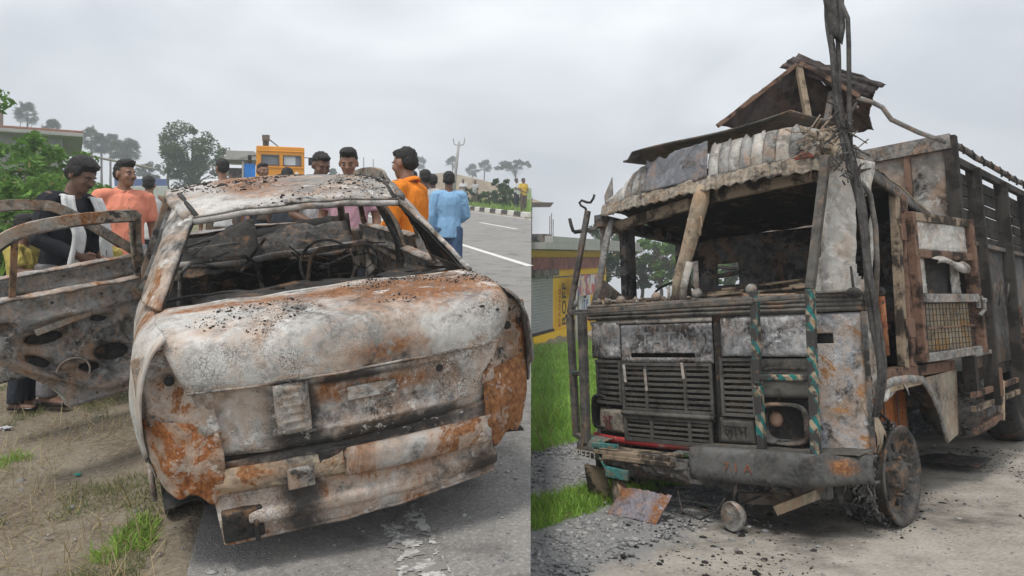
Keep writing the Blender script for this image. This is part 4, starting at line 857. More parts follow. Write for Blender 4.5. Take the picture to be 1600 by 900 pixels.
for (u, w) in ((-1.07, 1.475), (-.66, 1.475), (-.33, 1.485), (.0, 1.495), (.40, 1.50)):
    mb = MB(); vv = .09 if u < -1 else vf(u) + .02; mb.ell((u, vv, w), (.037, .037, .037), 16, 12); mb.lathe([(.014, -.06), (.014, -.03)], Matrix.Translation((u, vv, w)), 8); mb.build('cowl_knob', MT_GREYV, truck, smooth=True)
# --- bumper
def bump(a, b):
    u = .06 + 1.08 * a; t = R(-100 + 200 * b); k = sstep(.55, 1, a); ct, sn_ = math.cos(t), math.sin(t); ct = math.copysign(abs(ct) ** .45, ct); sn_ = math.copysign(abs(sn_) ** .6, sn_); y = -.13 - .07 * ct + .17 * k ** 2; w = .385 - .098 * sn_ * (1 - .25 * k) + .035 * a
    p = P(u, y, w); p.y += dent(p, .006, 5, 4); return p
bm_ = tp('bumper', bump, 40, 20, burnt('bumper_ash', ash=(.13, .13, .126), grey=(.07, .07, .068), dark=(.04, .04, .04), rust=.06, soot=.25, s=4, seed=160, crack=0, fleck=.5, patches=[('rust', (1.0, -.1, .44), (.07, .3, .05)), ('ash', (.28, -.2, .39), (.24, .3, .05)), ('ash', (.28, -.2, .39), (.18, .3, .04))]), solid=.012)
letters('7.1 A', (.40, -.2135, .395), .075, plain('rusty_numerals', (.22, .09, .05), .85), bm_, depth=.001, sx=1.2)
tp('bumper_top', lambda a, b: P(.02 + 1.06 * a, -.16 + .26 * b + .1 * sstep(.6, 1, a), .475 + .03 * a + dent((a * 5, b * 2, 0), .008, 2, 3)), 30, 8, MT_GRILL)
tp('buckled_bumper_end', lambda a, b: P(-.70 + .74 * a, -.16 - .05 * math.sin(b * 2.6) + dent((a * 5, b * 2, 7), .03, 2, 3), .405 - .15 * b * (.5 + .5 * a) + dent((a * 4, b * 3, 1), .02, 2, 5)), 34, 14, burnt('buckled_grey', ash=(.15, .145, .135), grey=(.075, .072, .068), rust=.15, soot=.45, s=4, seed=163))
tbar('timber_plank', (-.70, -.12, .405), (-.10, -.10, .395), .20, .028, MW_TAN); tbar('timber_plank', (-.62, -.20, .375), (-.05, -.21, .37), .05, .03, MW_TAN)
tbar('teal_bracket', (-.72, -.18, .455), (-.58, -.2, .25), .035, .012, MT_TEAL); tbar('teal_bracket', (-.60, -.21, .275), (-.42, -.20, .26), .03, .07, MT_TEAL); tbar('teal_bracket', (-.72, -.20, .45), (-.50, -.2, .45), .03, .03, MT_TEAL)
def endp(a, b):
    u = -1.02 + .33 * a; t = b * 2.4 - .5; return P(u, -.02 - .14 * math.cos(t) * (1 - .3 * (1 - a)) + .12 * (1 - a), .37 + .085 * math.sin(t) * 1.1 + dent((a * 3, b, 0), .006, 2, 2))
ep = tp('bumper_end_plate', endp, 16, 16, MT_COWL, solid=.01); tp('teal_stripe', lambda a, b: endp(a, .62 + .14 * b) + V(0, -.008, 0), 12, 3, MT_TEAL, ep)
letters('SPEED', (-.83, -.165, .36), .088, plain('pale_lettering', (.42, .40, .36), .8), ep, Matrix.Rotation(R(-12), 4, 'Z') @ Matrix.Rotation(R(84), 4, 'X'), .0015, 1.1)
tp('torn_bumper_wood', lambda a, b: P(-.95 + .22 * a + .03 * b, .0 - .05 * a, .26 - .2 * b + .02 * math.sin(a * 14) * b), 12, 8, MW_TAN, solid=.02)
# --- below the bumper
for (u, v, w, r, rz) in ((-.55, -.16, .13, .085, -35), (.35, -.22, .10, .09, -20)):
    mb = MB(); Mx = Matrix.Translation((u, v, w)) @ Matrix.Rotation(R(rz), 4, 'Z') @ Matrix.Rotation(R(90), 4, 'X'); mb.lathe([(0, .025), (r * .55, .022), (r * .86, .008), (r * .93, .016), (r, .008), (r, -.015), (r * .8, -.05), (0, -.06)], Mx, 26)
    fl = mb.build('fog_lamp', MT_GREYV if u > 0 else burnt('lamp_face', ash=(.36, .32, .26), rust=.4, soot=.2, s=8, seed=171), truck, smooth=True); ttube('lamp_stalk', [(u, v + .02, w + r * .8), (u + .01, v + .05, w + r + .08), (u + .0, v + .09, w + r + .14)], .012, M_SOOT, fl)
mfl = tp('mud_flap', lambda a, b: P(-.47 + .40 * a - .03 * b, -.20 - .16 * b + .02 * math.sin(a * 5), .17 - .155 * b + dent((a * 3, b * 2, 0), .01, 2, 2)), 16, 12, burnt('peeling_flap', ash=(.30, .29, .33), grey=(.15, .145, .17), rust=.25, soot=.12, s=6, seed=175, crack=0, fleck=.3, patches=[('rust', (-.12, -.3, .08), (.07, .3, .2)), ('rust', (-.45, -.2, .15), (.08, .3, .06))]), solid=.008)
tbar('chassis_beam', (-.90, .10, .24), (.85, .08, .26), .07, .10, M_SOOT2); tbar('chassis_beam', (.30, -.02, .17), (.62, .1, .18), .05, .07, MT_COWL); tbar('bent_stay', (.55, -.05, .13), (.78, .06, .24), .05, .06, MT_TAN)
ttube('hanging_wire', [(-.05, -.18, .2), (.02, -.25, .09), (.15, -.26, .06), (.25, -.22, .12), (.3, -.2, .2)], .007, M_SOOT); ttube('hanging_wire', [(-.3, -.05, .2), (-.1, -.15, .10), (.2, -.1, .08), (.45, -.02, .2)], .006, M_SOOT)
for sg in (1, -1): tbar('chassis_rail', (sg * .42, .2, .45), (sg * .42, 8.4, .60), .08, .2, M_SOOT)
ttube('front_axle', [(-.95, .62, .28), (-.5, .62, .22), (.5, .62, .22), (1.0, .62, .28)], .05, M_SOOT)
# --- windscreen posts, header timber, visor
def apil(a, b):
    k = catmull([(0, (.80, .16, 0)), (.35, (.93, .12, 0)), (.62, (1.03, .17, 0)), (1, (1.075, .36, 0))], a); w = 1.45 + .82 * b; kk = .05 * sstep(.2, 0, b); wav = .022 * math.sin(a * 15 + 3 * nz3(a, b * 3, 0)) * (.4 + b)
    return P(k.x + .05 * b + .012 * nz3(a * 3, b * 5, 0, 1.5) - kk * (a < .2), k.y + wav + .06 * b, w)
tp('windscreen_pillar', apil, 40, 44, MT_WHITE, solid=.008, keep=lambda a, b: not (((a - .80) / .13) ** 2 + ((b - .42) / .32) ** 4 < 1) and not (a < .12 and .1 < b < .95 and nz3(a, b * 8, 1, 1) > .1))
ttube('windscreen_pillar', [(-1.03, .30, 1.45), (-1.0, .34, 1.62), (-.985, .45, 2.0), (-.96, .5, 2.16)], [(.045, .03)] * 4, MT_GREYV); tp('gusset_plate', lambda a, b: P(-1.01 + .02 * b, .33 + .42 * a * (1 - b * .9), 1.50 + .17 * b), 6, 6, MT_GREYV)
tbar('door_post', (-1.04, .80, .95), (-1.02, .80, 2.16), .06, .15, M_SOOT2); tbar('door_post', (-1.04, 1.68, .95), (-1.02, 1.68, 2.12), .06, .12, M_SOOT2); tbar('cant_rail', (-1.03, .4, 2.15), (-1.0, 1.75, 2.06), .08, .10, M_SOOT2)
tp('arched_gusset', lambda a, b: P(-1.02, .42 + .36 * a, 2.10 - .32 * b * (abs(2 * a - 1) ** 2.2)), 14, 4, M_SOOT2, solid=.02)
ttube('rolled_screen_post', [(-.20, .16, 1.43), (-.16, .15, 1.6), (-.08, .15, 1.78), (.0, .14, 1.98), (.07, .12, 2.14), (.10, .12, 2.24)], [.035, .04, .05, .056, .06, .045], MT_TAN, n=10); ttube('split_slat', [(-.13, .14, 1.44), (-.11, .14, 1.56), (-.05, .13, 1.72)], [(.015, .03)] * 3, MT_WHITE); ttube('split_slat', [(-.245, .15, 1.43), (-.235, .14, 1.55)], [(.012, .02)] * 2, MT_WHITE)
tp('torn_post_flap', lambda a, b: P(-.02 + .13 * a, .08 + .05 * math.sin(a * 4), 2.02 - .10 * b + .03 * math.sin(a * 9) * b), 12, 6, MT_TAN)
def vv(u): return .06 + (.42 * ((.6 - u) / 1.6) ** 1.45 if u < .6 else .12 * ((u - .6) / .4) ** 2)
hp = [(-1.0, vv(-1.0) + .06, 2.09), (-.5, vv(-.5) + .06, 2.135), (0, vv(0) + .06, 2.165)]
tbar('header_timber', hp[0], (-.08, vv(-.05) + .06, 2.145), .05, .085, MW_TAN); tbar('header_timber', (.0, vv(0) + .06, 2.165), (.86, vv(.8) + .06, 2.20), .05, .085, MW_TAN)
# visor: fluted segments between a flat centre board
def vtop(u): return 2.545 - .20 * sstep(-.55, -1.05, u) - .07 * sstep(.75, 1.0, u)
def vbot(u): return 2.285 + .01 * u
fl_spans = [(-1.0 + .088 * k, -1.0 + .088 * (k + 1)) for k in range(6)] + [(.14 + .086 * k, .14 + .086 * (k + 1)) for k in range(9)]
for k, (a0, a1) in enumerate(fl_spans):
    def flt(a, b):
        u = a0 + (a1 - a0) * a; hump = math.sin(a * math.pi); w = vbot(u) + (vtop(u) - vbot(u)) * b; y = vv(u) - .022 * hump * math.sin(.4 + b * 2.4) - .02 + .11 * b ** 2
        if a1 < 0: y += .02 * (1 - b)
        p = P(u + .02 * (b - .5) * (1 if a1 < 0 else -.3), y, w - .02 * hump * b * 0); p.y += dent(p, .006, 7, k); return p
    tp('visor_flute', flt, 8, 14, MT_WHITE if k % 2 == 0 else MT_GREYV, solid=.005, keep=(lambda a, b: b < .93 + .1 * nz3(a, k, 0, 2)))
tp('visor_board', lambda a, b: P(-.47 + .61 * a, vv(-.47 + .61 * a) - .035 + .04 * b, vbot(0) + (vtop(-.2) - .035 * abs(math.sin(a * 14)) * (a < .5) - vbot(0)) * b + dent((a * 4, b * 2, 0), .01, 2, 3)), 30, 16, MT_VISOR)
def skirt(a, b):
    u = -1.02 + 2.04 * a; w = vbot(u) + .005 - .10 * b; return P(u, vv(u) - .03 - .03 * b + .012 * math.sin(a * 260) * b + dent((a * 7, b, 0), .012, 2, 3), w + .012 * math.sin(a * 130) * b * (b > .9) + dent((a * 6, b * 2, 4), .012, 2, 3))
tp('visor_skirt', skirt, 200, 8, burnt('skirt_ash', ash=(.38, .34, .28), grey=(.18, .155, .125), rust=.35, soot=.3, s=6, seed=181, crack=.1, fleck=.7, rustc=[(.25, (.10, .06, .04)), (.5, (.22, .14, .09)), (.75, (.34, .24, .16))]))
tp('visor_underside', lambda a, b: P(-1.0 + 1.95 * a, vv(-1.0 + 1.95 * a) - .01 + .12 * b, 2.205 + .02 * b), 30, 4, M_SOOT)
tp('visor_end_plate', lambda a, b: P(-1.03 + .10 * a, vv(-1.0) + .03 - .02 * a, 2.2 + .17 * b + .14 * a * b), 8, 8, MT_GREYV)
tp('red_badge', lambda a, b: P(.78 + .13 * a, vv(.8) - .055, 2.275 + .05 * b * math.sin(a * 3.1) + .01), 12, 4, burnt('scorched_red', ash=(.30, .07, .05), grey=(.18, .06, .045), rust=.2, soot=.3, s=8, seed=183))
tp('crushed_visor_corner', lambda a, b: P(.80 + .26 * a, vv(.9) - .03 + .05 * math.sin(a * 5 + b * 3) + .1 * a, 2.28 + .22 * b - .10 * a * b + dent((a * 4, b * 4, 0), .03, 2, 2)), 16, 16, MT_TAN)
mb = MB()
for k in range(46):
    a = V(random.uniform(.85, 1.08), random.uniform(-.02, .25), random.uniform(2.22, 2.5)); b = a + V(random.uniform(-.12, .12), random.uniform(-.1, .05), random.uniform(-.12, .1)); mb.tube([a, (a + b) / 2 + V(0, random.uniform(-.05, 0), random.uniform(-.03, .03)), b], random.uniform(.004, .010), 5)
mb.build('shredded_trim', burnt('shreds', ash=(.40, .34, .27), rust=.3, soot=.4, s=9, seed=185), truck)['kind'] = 'stuff'
# --- loose sheets on the cab roof
tp('loose_roof_sheet', lambda a, b: P(-.64 + 1.38 * a, .13 + .75 * b + .10 * (1 - a), 2.585 + .055 * a + .05 * b + .02 * math.sin(a * 5 + 1) - .05 * (a < .04)), 30, 10, MT_COWL, solid=.012)
A_, Pk, B_, C_, B2 = V(.06, .42, 2.73), V(.52, .9, 3.20), V(1.01, 1.0, 2.91), V(.50, 1.5, 2.80), V(.93, 1.02, 2.80)
def tri(nm, a, b, c, mat, n=14, amp=.015, thick=.008):
    return tp(nm, lambda s, t: a.lerp(b, s).lerp(c.lerp(b, s) if False else c, t) + V(0, dent((s * 3, t * 3, a.x), amp, 2, 2), dent((s * 3, t * 3, b.x), amp, 2, 5)), n, n, mat, solid=thick)
M_TIN = burnt('dark_tin', ash=(.12, .105, .10), grey=(.05, .042, .04), dark=(.018, .016, .015), rust=.22, soot=.3, s=2, seed=190, crack=0, fleck=.2, rustc=[(.25, (.04, .018, .014)), (.5, (.09, .04, .03)), (.75, (.15, .07, .05))])
def quad(nm, a, b, c, d, mat, thick=.008, n=16, amp=.015, parent=truck): return tp(nm, lambda s, t: a.lerp(b, s).lerp(d.lerp(c, s), t) + V(0, dent((s * 3, t * 3, a.x), amp, 2, 2), dent((s * 3, t * 3, b.x), amp, 2, 5)), n, n, mat, solid=thick, parent=parent)
ws = quad('upturned_roof_sheet', A_, Pk, C_ + V(.28, .1, -.05), C_ + V(-.25, -.1, -.08), M_TIN); quad('upturned_roof_sheet', Pk + V(-.01, 0, .02), B_, B2 + V(-.06, .2, -.02), C_ + V(.28, .1, -.06), M_TIN)
quad('sheet_edge_flap', Pk + V(-.14, -.05, -.02), Pk + V(.0, -.02, .05), B_ + V(.06, 0, .0), B_ + V(-.06, -.02, -.06), M_TIN, .01)
tbar('roof_strut', A_ + V(.03, -.03, -.02), Pk + V(-.01, -.04, -.03), .035, .03, MW_RED); tbar('roof_strut', Pk + V(.02, -.05, -.03), B_ + V(-.1, -.06, -.06), .035, .03, MW_RED); tbar('roof_strut', Pk + V(.01, -.06, -.05), V(.62, .75, 2.62), .045, .045, MW_TAN); tbar('roof_strut', V(.70, 1.0, 2.95), V(.68, .85, 2.62), .04, .03, M_SOOT2)
ttube('bent_pipe', [B_ + V(-.12, -.06, -.06), (.98, 1.0, 2.80), (1.03, 1.02, 2.76), (1.06, 1.1, 2.68), (1.15, 1.4, 2.62), (1.2, 1.9, 2.62)], .018, MT_GREYV)
# --- cab roof, back wall, inside
def cabroof(a, b):
    u = -1.04 + 2.12 * a; v0 = vv(max(-1.0, min(1.0, u))) + .10; return P(u, v0 + (1.80 - v0) * b, 2.30 - .24 * b ** 1.3 + .07 * math.sin(a * math.pi) + dent((a * 3, b * 2, 0), .014, 2, 2))
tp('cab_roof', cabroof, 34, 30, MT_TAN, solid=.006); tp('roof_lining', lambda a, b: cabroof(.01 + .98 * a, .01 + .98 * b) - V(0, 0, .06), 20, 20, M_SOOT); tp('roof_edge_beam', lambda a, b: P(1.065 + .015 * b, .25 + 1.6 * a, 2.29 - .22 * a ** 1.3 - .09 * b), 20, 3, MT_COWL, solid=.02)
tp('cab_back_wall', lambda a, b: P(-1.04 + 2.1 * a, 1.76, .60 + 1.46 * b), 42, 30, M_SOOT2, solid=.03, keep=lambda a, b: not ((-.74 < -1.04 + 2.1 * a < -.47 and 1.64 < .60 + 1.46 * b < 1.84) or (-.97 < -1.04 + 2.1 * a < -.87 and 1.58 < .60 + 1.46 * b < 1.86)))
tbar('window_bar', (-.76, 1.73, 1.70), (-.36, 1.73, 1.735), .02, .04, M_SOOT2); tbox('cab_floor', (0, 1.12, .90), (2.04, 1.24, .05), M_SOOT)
tp('dash_shelf', lambda a, b: P(-1.0 + 1.98 * a, .20 + .45 * b, 1.44 + .02 * b + .05 * nz3(a * 6, b * 3, 0, 1.5)), 40, 10, burnt('dash_debris', ash=(.36, .30, .24), grey=(.18, .15, .12), rust=.35, soot=.35, s=7, seed=195), solid=.02)
tp('dash_front', lambda a, b: P(-1.0 + 1.98 * a, .64 + .05 * b, .92 + .53 * b), 10, 4, M_SOOT)
for k in range(9): a = random.uniform(-.1, .75); tbar('dash_plank', (a, .22 + .03 * k, 1.475 + .008 * k), (a + random.uniform(.25, .45), .20 + .03 * k, 1.485 + .009 * k), .04, .016, MW_TAN)
pts = np.array([(random.uniform(-1, -.2), random.uniform(.18, .5), 1.465 + .02 * random.random()) for _ in range(260)]); stones('dash_rubble', pts, .014, plain('rubble', (.24, .20, .165), .9, .4), parent=truck)
tp('seat_box', lambda a, b: P(-.9 + 1.7 * a, 1.15 + .5 * b, 1.22 + .05 * nz3(a * 3, b * 2, 3, 2)), 16, 8, M_SOOT, solid=.06)
ttube('steering_ring', [(-.55 + .2 * math.cos(t), .72 + .05 * math.sin(t), 1.5 + .12 * math.sin(t)) for t in [R(i * 15) for i in range(25)]], .010, M_SOOT)
# --- near side of the cab: side cowl, sill, door post, open door, wheel arch
tp('side_louvre_panel', lambda a, b: P(1.062 + .012 * abs(math.sin(b * 22)) * (b < .35), .27 + .20 * a, .80 + .53 * b), 6, 40, burnt('louvre_tan', ash=(.40, .37, .32), grey=(.22, .205, .18), rust=.1, soot=.2, s=4, seed=200)); tp('cowl_side_band', lambda a, b: P(1.075 - .012 * abs(math.sin(b * math.pi * 4)), .26 + .24 * a, 1.335 + .115 * b), 4, 32, MT_COWL)
tbar('panel_seam', (1.058, .245, .48), (1.058, .25, 1.33), .03, .02, M_SOOT2); tp('torn_side_sheet', lambda a, b: P(1.05 + .03 * math.sin(b * 5), .22 + .17 * a + .06 * (1 - b), .46 + .33 * b + .02 * math.sin(a * 11)), 12, 14, MT_TAN, keep=lambda a, b: b > .25 * abs(nz3(a * 4, 0, 0, 2)) and not (a > .55 and b < .3))
tbar('door_sill', (1.05, .46, .925), (1.06, 2.05, .90), .09, .075, MW_RED); tbar('door_sill', (1.09, .30, .845), (1.09, 1.2, .845), .03, .05, MT_TAN)
tbar('door_post', (1.08, .86, .95), (1.06, 1.03, 2.18), .05, .09, MW_TAN); tbar('door_post', (1.085, 1.0, .95), (1.075, 1.14, 2.14), .05, .09, MW_RED); tbar('post_plate', (1.115, .88, 1.21), (1.115, 1.05, 1.21), .012, .13, MW_RED); tbar('post_plate', (1.10, .98, 1.86), (1.10, 1.10, 1.86), .012, .10, MW_RED)
ttube('grab_handle', [(1.10, .36, 1.40), (1.13, .34, 1.62), (1.13, .36, 1.85), (1.12, .34, 2.05), (1.09, .28, 2.13)], .016, MT_COWL); ttube('orange_lever', [(1.09, .50, 1.05), (1.09, .49, 1.42)], .024, burnt('orange_paint', ash=(.42, .13, .05), grey=(.26, .08, .035), rust=.4, soot=.35, s=8, seed=203)); mb = MB(); mb.ell((1.09, .49, 1.45), (.03, .03, .03)); mb.build('lever_knob', M_SOOT, truck, smooth=True); tbar('seat_rail', (.9, .35, 1.22), (.95, 1.0, 1.22), .05, .04, M_SOOT)
tp('cab_side_lower', lambda a, b: P(1.045, .95 + .85 * a, .95 + 1.1 * b), 6, 6, M_SOOT2)
mb = MB(); mb.ell((1.06, .10, 1.44), (.045, .04, .035)); mb.tube([(1.06, .1, 1.46), (1.05, .12, 1.54), (1.04, .14, 1.60)], .008, 5); mb.build('burnt_knob', M_SOOT, truck, smooth=True)
# open door
dr = bpy.data.objects.new('door', None); COL.objects.link(dr); dr.parent = truck; dr['label'] = 'timber framed cab door folded back'
dr.matrix_local = Matrix.Translation((1.125, 1.10, .98)) @ Matrix.Rotation(math.atan2(.98, .16) - 0, 4, 'Z')       # local x runs back along the door, y is inwards
DL, DH = .98, 1.03
def dbar(nm, a, b, w, h, mat): tbar(nm, a, b, w, h, mat, dr)
dbar('door_stile', (.03, 0, 0), (.0, 0, DH), .05, .07, MW_RED); dbar('door_stile', (DL, 0, .02), (DL - .06, 0, DH), .05, .09, MW_RED); dbar('door_rail', (0, -.0, DH - .03), (DL - .05, 0, DH - .03), .055, .06, MW_TAN); dbar('door_rail', (.03, 0, .74), (DL - .04, 0, .74), .055, .055, MW_RED); dbar('door_rail', (.05, -.01, .43), (DL - .02, -.01, .43), .06, .06, MT_GREYV); dbar('door_rail', (.05, 0, .02), (DL, 0, .04), .05, .06, MT_GREYV)
quad('top_sheet', V(.07, -.01, .77), V(DL - .12, -.01, .77), V(DL - .14, -.01, .97), V(.07, -.01, .97), MT_WHITE, parent=dr, amp=.006); quad('window_jamb', V(.08, .0, .46), V(.22, .02, .46), V(.20, .02, .71), V(.06, 0, .71), MT_WHITE, parent=dr, amp=.01); quad('window_jamb', V(.62, .02, .46), V(.72, 0, .46), V(.70, 0, .71), V(.62, .02, .71), MT_WHITE, parent=dr, amp=.01)
tp('curled_sheet', lambda a, b: V(.22 + .5 * a, -.03 - .05 * math.sin(b * 2.4), .71 - .09 * b * (.4 + .6 * a) + .02 * math.sin(a * 6)), 16, 8, MT_WHITE, dr); tbox('window_dark', (.45, .05, .58), (.5, .01, .28), M_SOOT, dr)  # thin black box stands in for the shade behind the empty window
quad('lower_sheet', V(.10, .02, .05), V(DL - .10, .02, .06), V(DL - .12, .02, .40), V(.10, .02, .40), burnt('yellow_rust_sheet', ash=(.34, .32, .27), grey=(.24, .23, .20), rust=.55, soot=.05, s=3.5, seed=207, crack=0, fleck=.2, rustc=[(.25, (.16, .08, .03)), (.5, (.32, .18, .06)), (.75, (.42, .27, .10))]), parent=dr, amp=.004)
for k in range(15): dbar('mesh_wire', (.10 + .055 * k, -.012, .05), (.10 + .054 * k, -.012, .40), .005, .005, M_SOOT)
for k in range(9): dbar('mesh_wire', (.10, -.016, .06 + .042 * k), (DL - .10, -.016, .06 + .042 * k), .005, .005, M_SOOT)
dbar('mesh_crossbar', (.10, -.02, .22), (DL - .10, -.02, .225), .01, .014, MW_RED); mb = MB(); mb.tube([(DL - .06, -.04, .30), (DL - .02, -.06, .34), (DL - .05, -.07, .42)], .014, 6); mb.box((DL - .02, -.03, .40), (.06, .03, .09)); mb.build('door_latch', MT_GREYV, dr)
# wheel arch and step panel
ARC = [(.26, .86), (.56, .885), (.85, .88), (1.17, .85), (1.36, .74), (1.49, .62), (1.60, .46), (1.64, .37)]
mb = MB(); q = [V(1.105, a, b) for a, b in ARC]; mb.tube(q, [(.012, .03)] * len(q), 6); mb.build('arch_rim', MT_GREYV, truck, smooth=True)
mb = MB(); poly = [(1.20, .855), (2.10, .865), (2.02, .38), (1.655, .36), (1.505, .62), (1.37, .745)]; mb.v = [V(1.095 + .012 * math.sin(a * 9), a, b) for a, b in poly]; mb.f = [(0, 1, 2, 3, 4, 5)]; mb.build('step_panel', burnt('step_tan', ash=(.42, .36, .28), grey=(.25, .22, .185), rust=.2, soot=.15, s=3, seed=210), truck, solid=.012)
tp('arch_lining', lambda a, b: P(.85 + .23 * b, .55 + 1.02 * a, .875 - .14 * sstep(.7, 1, a)), 12, 4, M_SOOT); tp('arch_inner_panel', lambda a, b: P(.84 + .015 * math.sin(a * 20), .42 + 1.2 * a, .36 + .52 * b), 40, 8, burnt('arch_rust', ash=(.30, .16, .09), grey=(.15, .08, .05), rust=.9, soot=.2, s=2.5, seed=212, crack=0, fleck=.1, rustc=[(.25, (.12, .035, .012)), (.5, (.32, .10, .025)), (.75, (.45, .16, .04))]))
for k in range(3): tbar('arch_rib', (.862, .80 + .30 * k, .38), (.862, .81 + .30 * k, .86), .012, .03, MW_RED)
tp('torn_arch_lip', lambda a, b: P(1.09 + .03 * b * math.sin(a * 9), .30 + .55 * a, .875 - .10 * b * abs(math.sin(a * 7 + 1))), 30, 6, MT_WHITE)
# --- front wheels
M_WHEEL = burnt('scorched_wheel', ash=(.11, .106, .10), grey=(.045, .043, .041), dark=(.025, .025, .025), rust=.10, soot=.35, s=6, seed=214, crack=0, fleck=.4)
def rim(Mw, cords=True):
    w = bpy.data.objects.new('wheel', None); COL.objects.link(w); w.parent = truck; w.matrix_local = Mw          # local z outwards
    mb = MB(); mb.lathe([(.0, .045), (.085, .05), (.095, .03), (.105, .012), (.19, -.012), (.235, .0), (.255, .028), (.272, .04), (.30, .052), (.307, .045), (.303, .034), (.275, .026), (.258, -.04), (.25, -.08)], None, 40); r = mb.build('outer_rim', M_WHEEL, w, smooth=True)
    for k in range(8):
        a = 2 * math.pi * k / 8; mb = MB(); mb.ell((.165 * math.cos(a), .165 * math.sin(a), .0), (.028, .02, .012), 10, 6, rot=(0, 0, a)); mb.build('hand_hole', M_SOOT, r, smooth=True)
    for k in range(8):
        a = 2 * math.pi * (k + .5) / 8; mb = MB(); mb.lathe([(0, .055), (.012, .055), (.014, .0)], Matrix.Translation((.12 * math.cos(a), .12 * math.sin(a), .005)), 8); mb.build('wheel_nut', M_WHEEL, r)
    mb = MB(); mb.lathe([(.20, -.235), (.25, -.23), (.275, -.245), (.30, -.262), (.307, -.255), (.30, -.24), (.262, -.22), (.25, -.08)], None, 40); mb.build('inner_rim', M_SOOT2, w, smooth=True)
    if cords:
        mb = MB()
        for k in range(420):
            a = random.uniform(0, 6.28); z = random.uniform(-.23, -.02); r0 = random.uniform(.25, .31); pts = []
            for j in range(5): pts.append(V((r0 + random.uniform(-.012, .02)) * math.cos(a), (r0 + random.uniform(-.012, .02)) * math.sin(a), z)); a += random.uniform(.03, .10); z = min(-.02, max(-.24, z + random.uniform(-.025, .025)))
            mb.tube(pts, random.uniform(.003, .008), 4)
        for k in range(14):
            a = random.uniform(3.6, 5.4); mb.tube([V(.26 * math.cos(a), .26 * math.sin(a), random.uniform(-.2, -.05)), V(.29 * math.cos(a), .29 * math.sin(a), random.uniform(-.2, -.05))], .02, 5)
        mb.build('burnt_tyre_cords', burnt('tyre_ash', ash=(.26, .255, .25), grey=(.11, .108, .105), rust=.08, soot=.4, s=8, seed=215), w)['kind'] = 'stuff'
        mb = MB(); mb.lathe([(.235, -.23), (.262, -.19), (.27, -.12), (.26, -.05), (.235, -.02)], None, 40); mb.warp(lambda p: p * (1 + .06 * nz3(p.x, p.y, p.z, 14))); mb.build('tyre_residue', M_SOOT, w, smooth=True)
    return w
axis_u = Matrix.Rotation(R(90), 4, 'Y')
rim(Matrix.Translation((1.075, .55, .305)) @ Matrix.Rotation(R(-3), 4, 'Z') @ axis_u); rim(Matrix.Translation((-1.05, .62, .305)) @ Matrix.Rotation(R(180), 4, 'Z') @ axis_u, False)
ttube('brake_pipe', [(.95, .5, .55), (1.0, .52, .62), (1.03, .5, .68), (1.07, .52, .64), (1.05, .55, .58)], .012, M_SOOT)
for v in (4.6, 5.8):
    for sg in (1, -1):
        mb = MB(); mb.lathe([(.0, .02), (.12, .03), (.2, -.03), (.24, -.02), (.30, .03), (.42, .05), (.46, .0), (.46, -.22), (.42, -.27), (.28, -.25)], Matrix.Translation((sg * 1.05, v, .46)) @ (axis_u if sg > 0 else Matrix.Rotation(R(180), 4, 'Z') @ axis_u), 32); mb.build('rear_wheel', M_SOOT, truck, smooth=True)
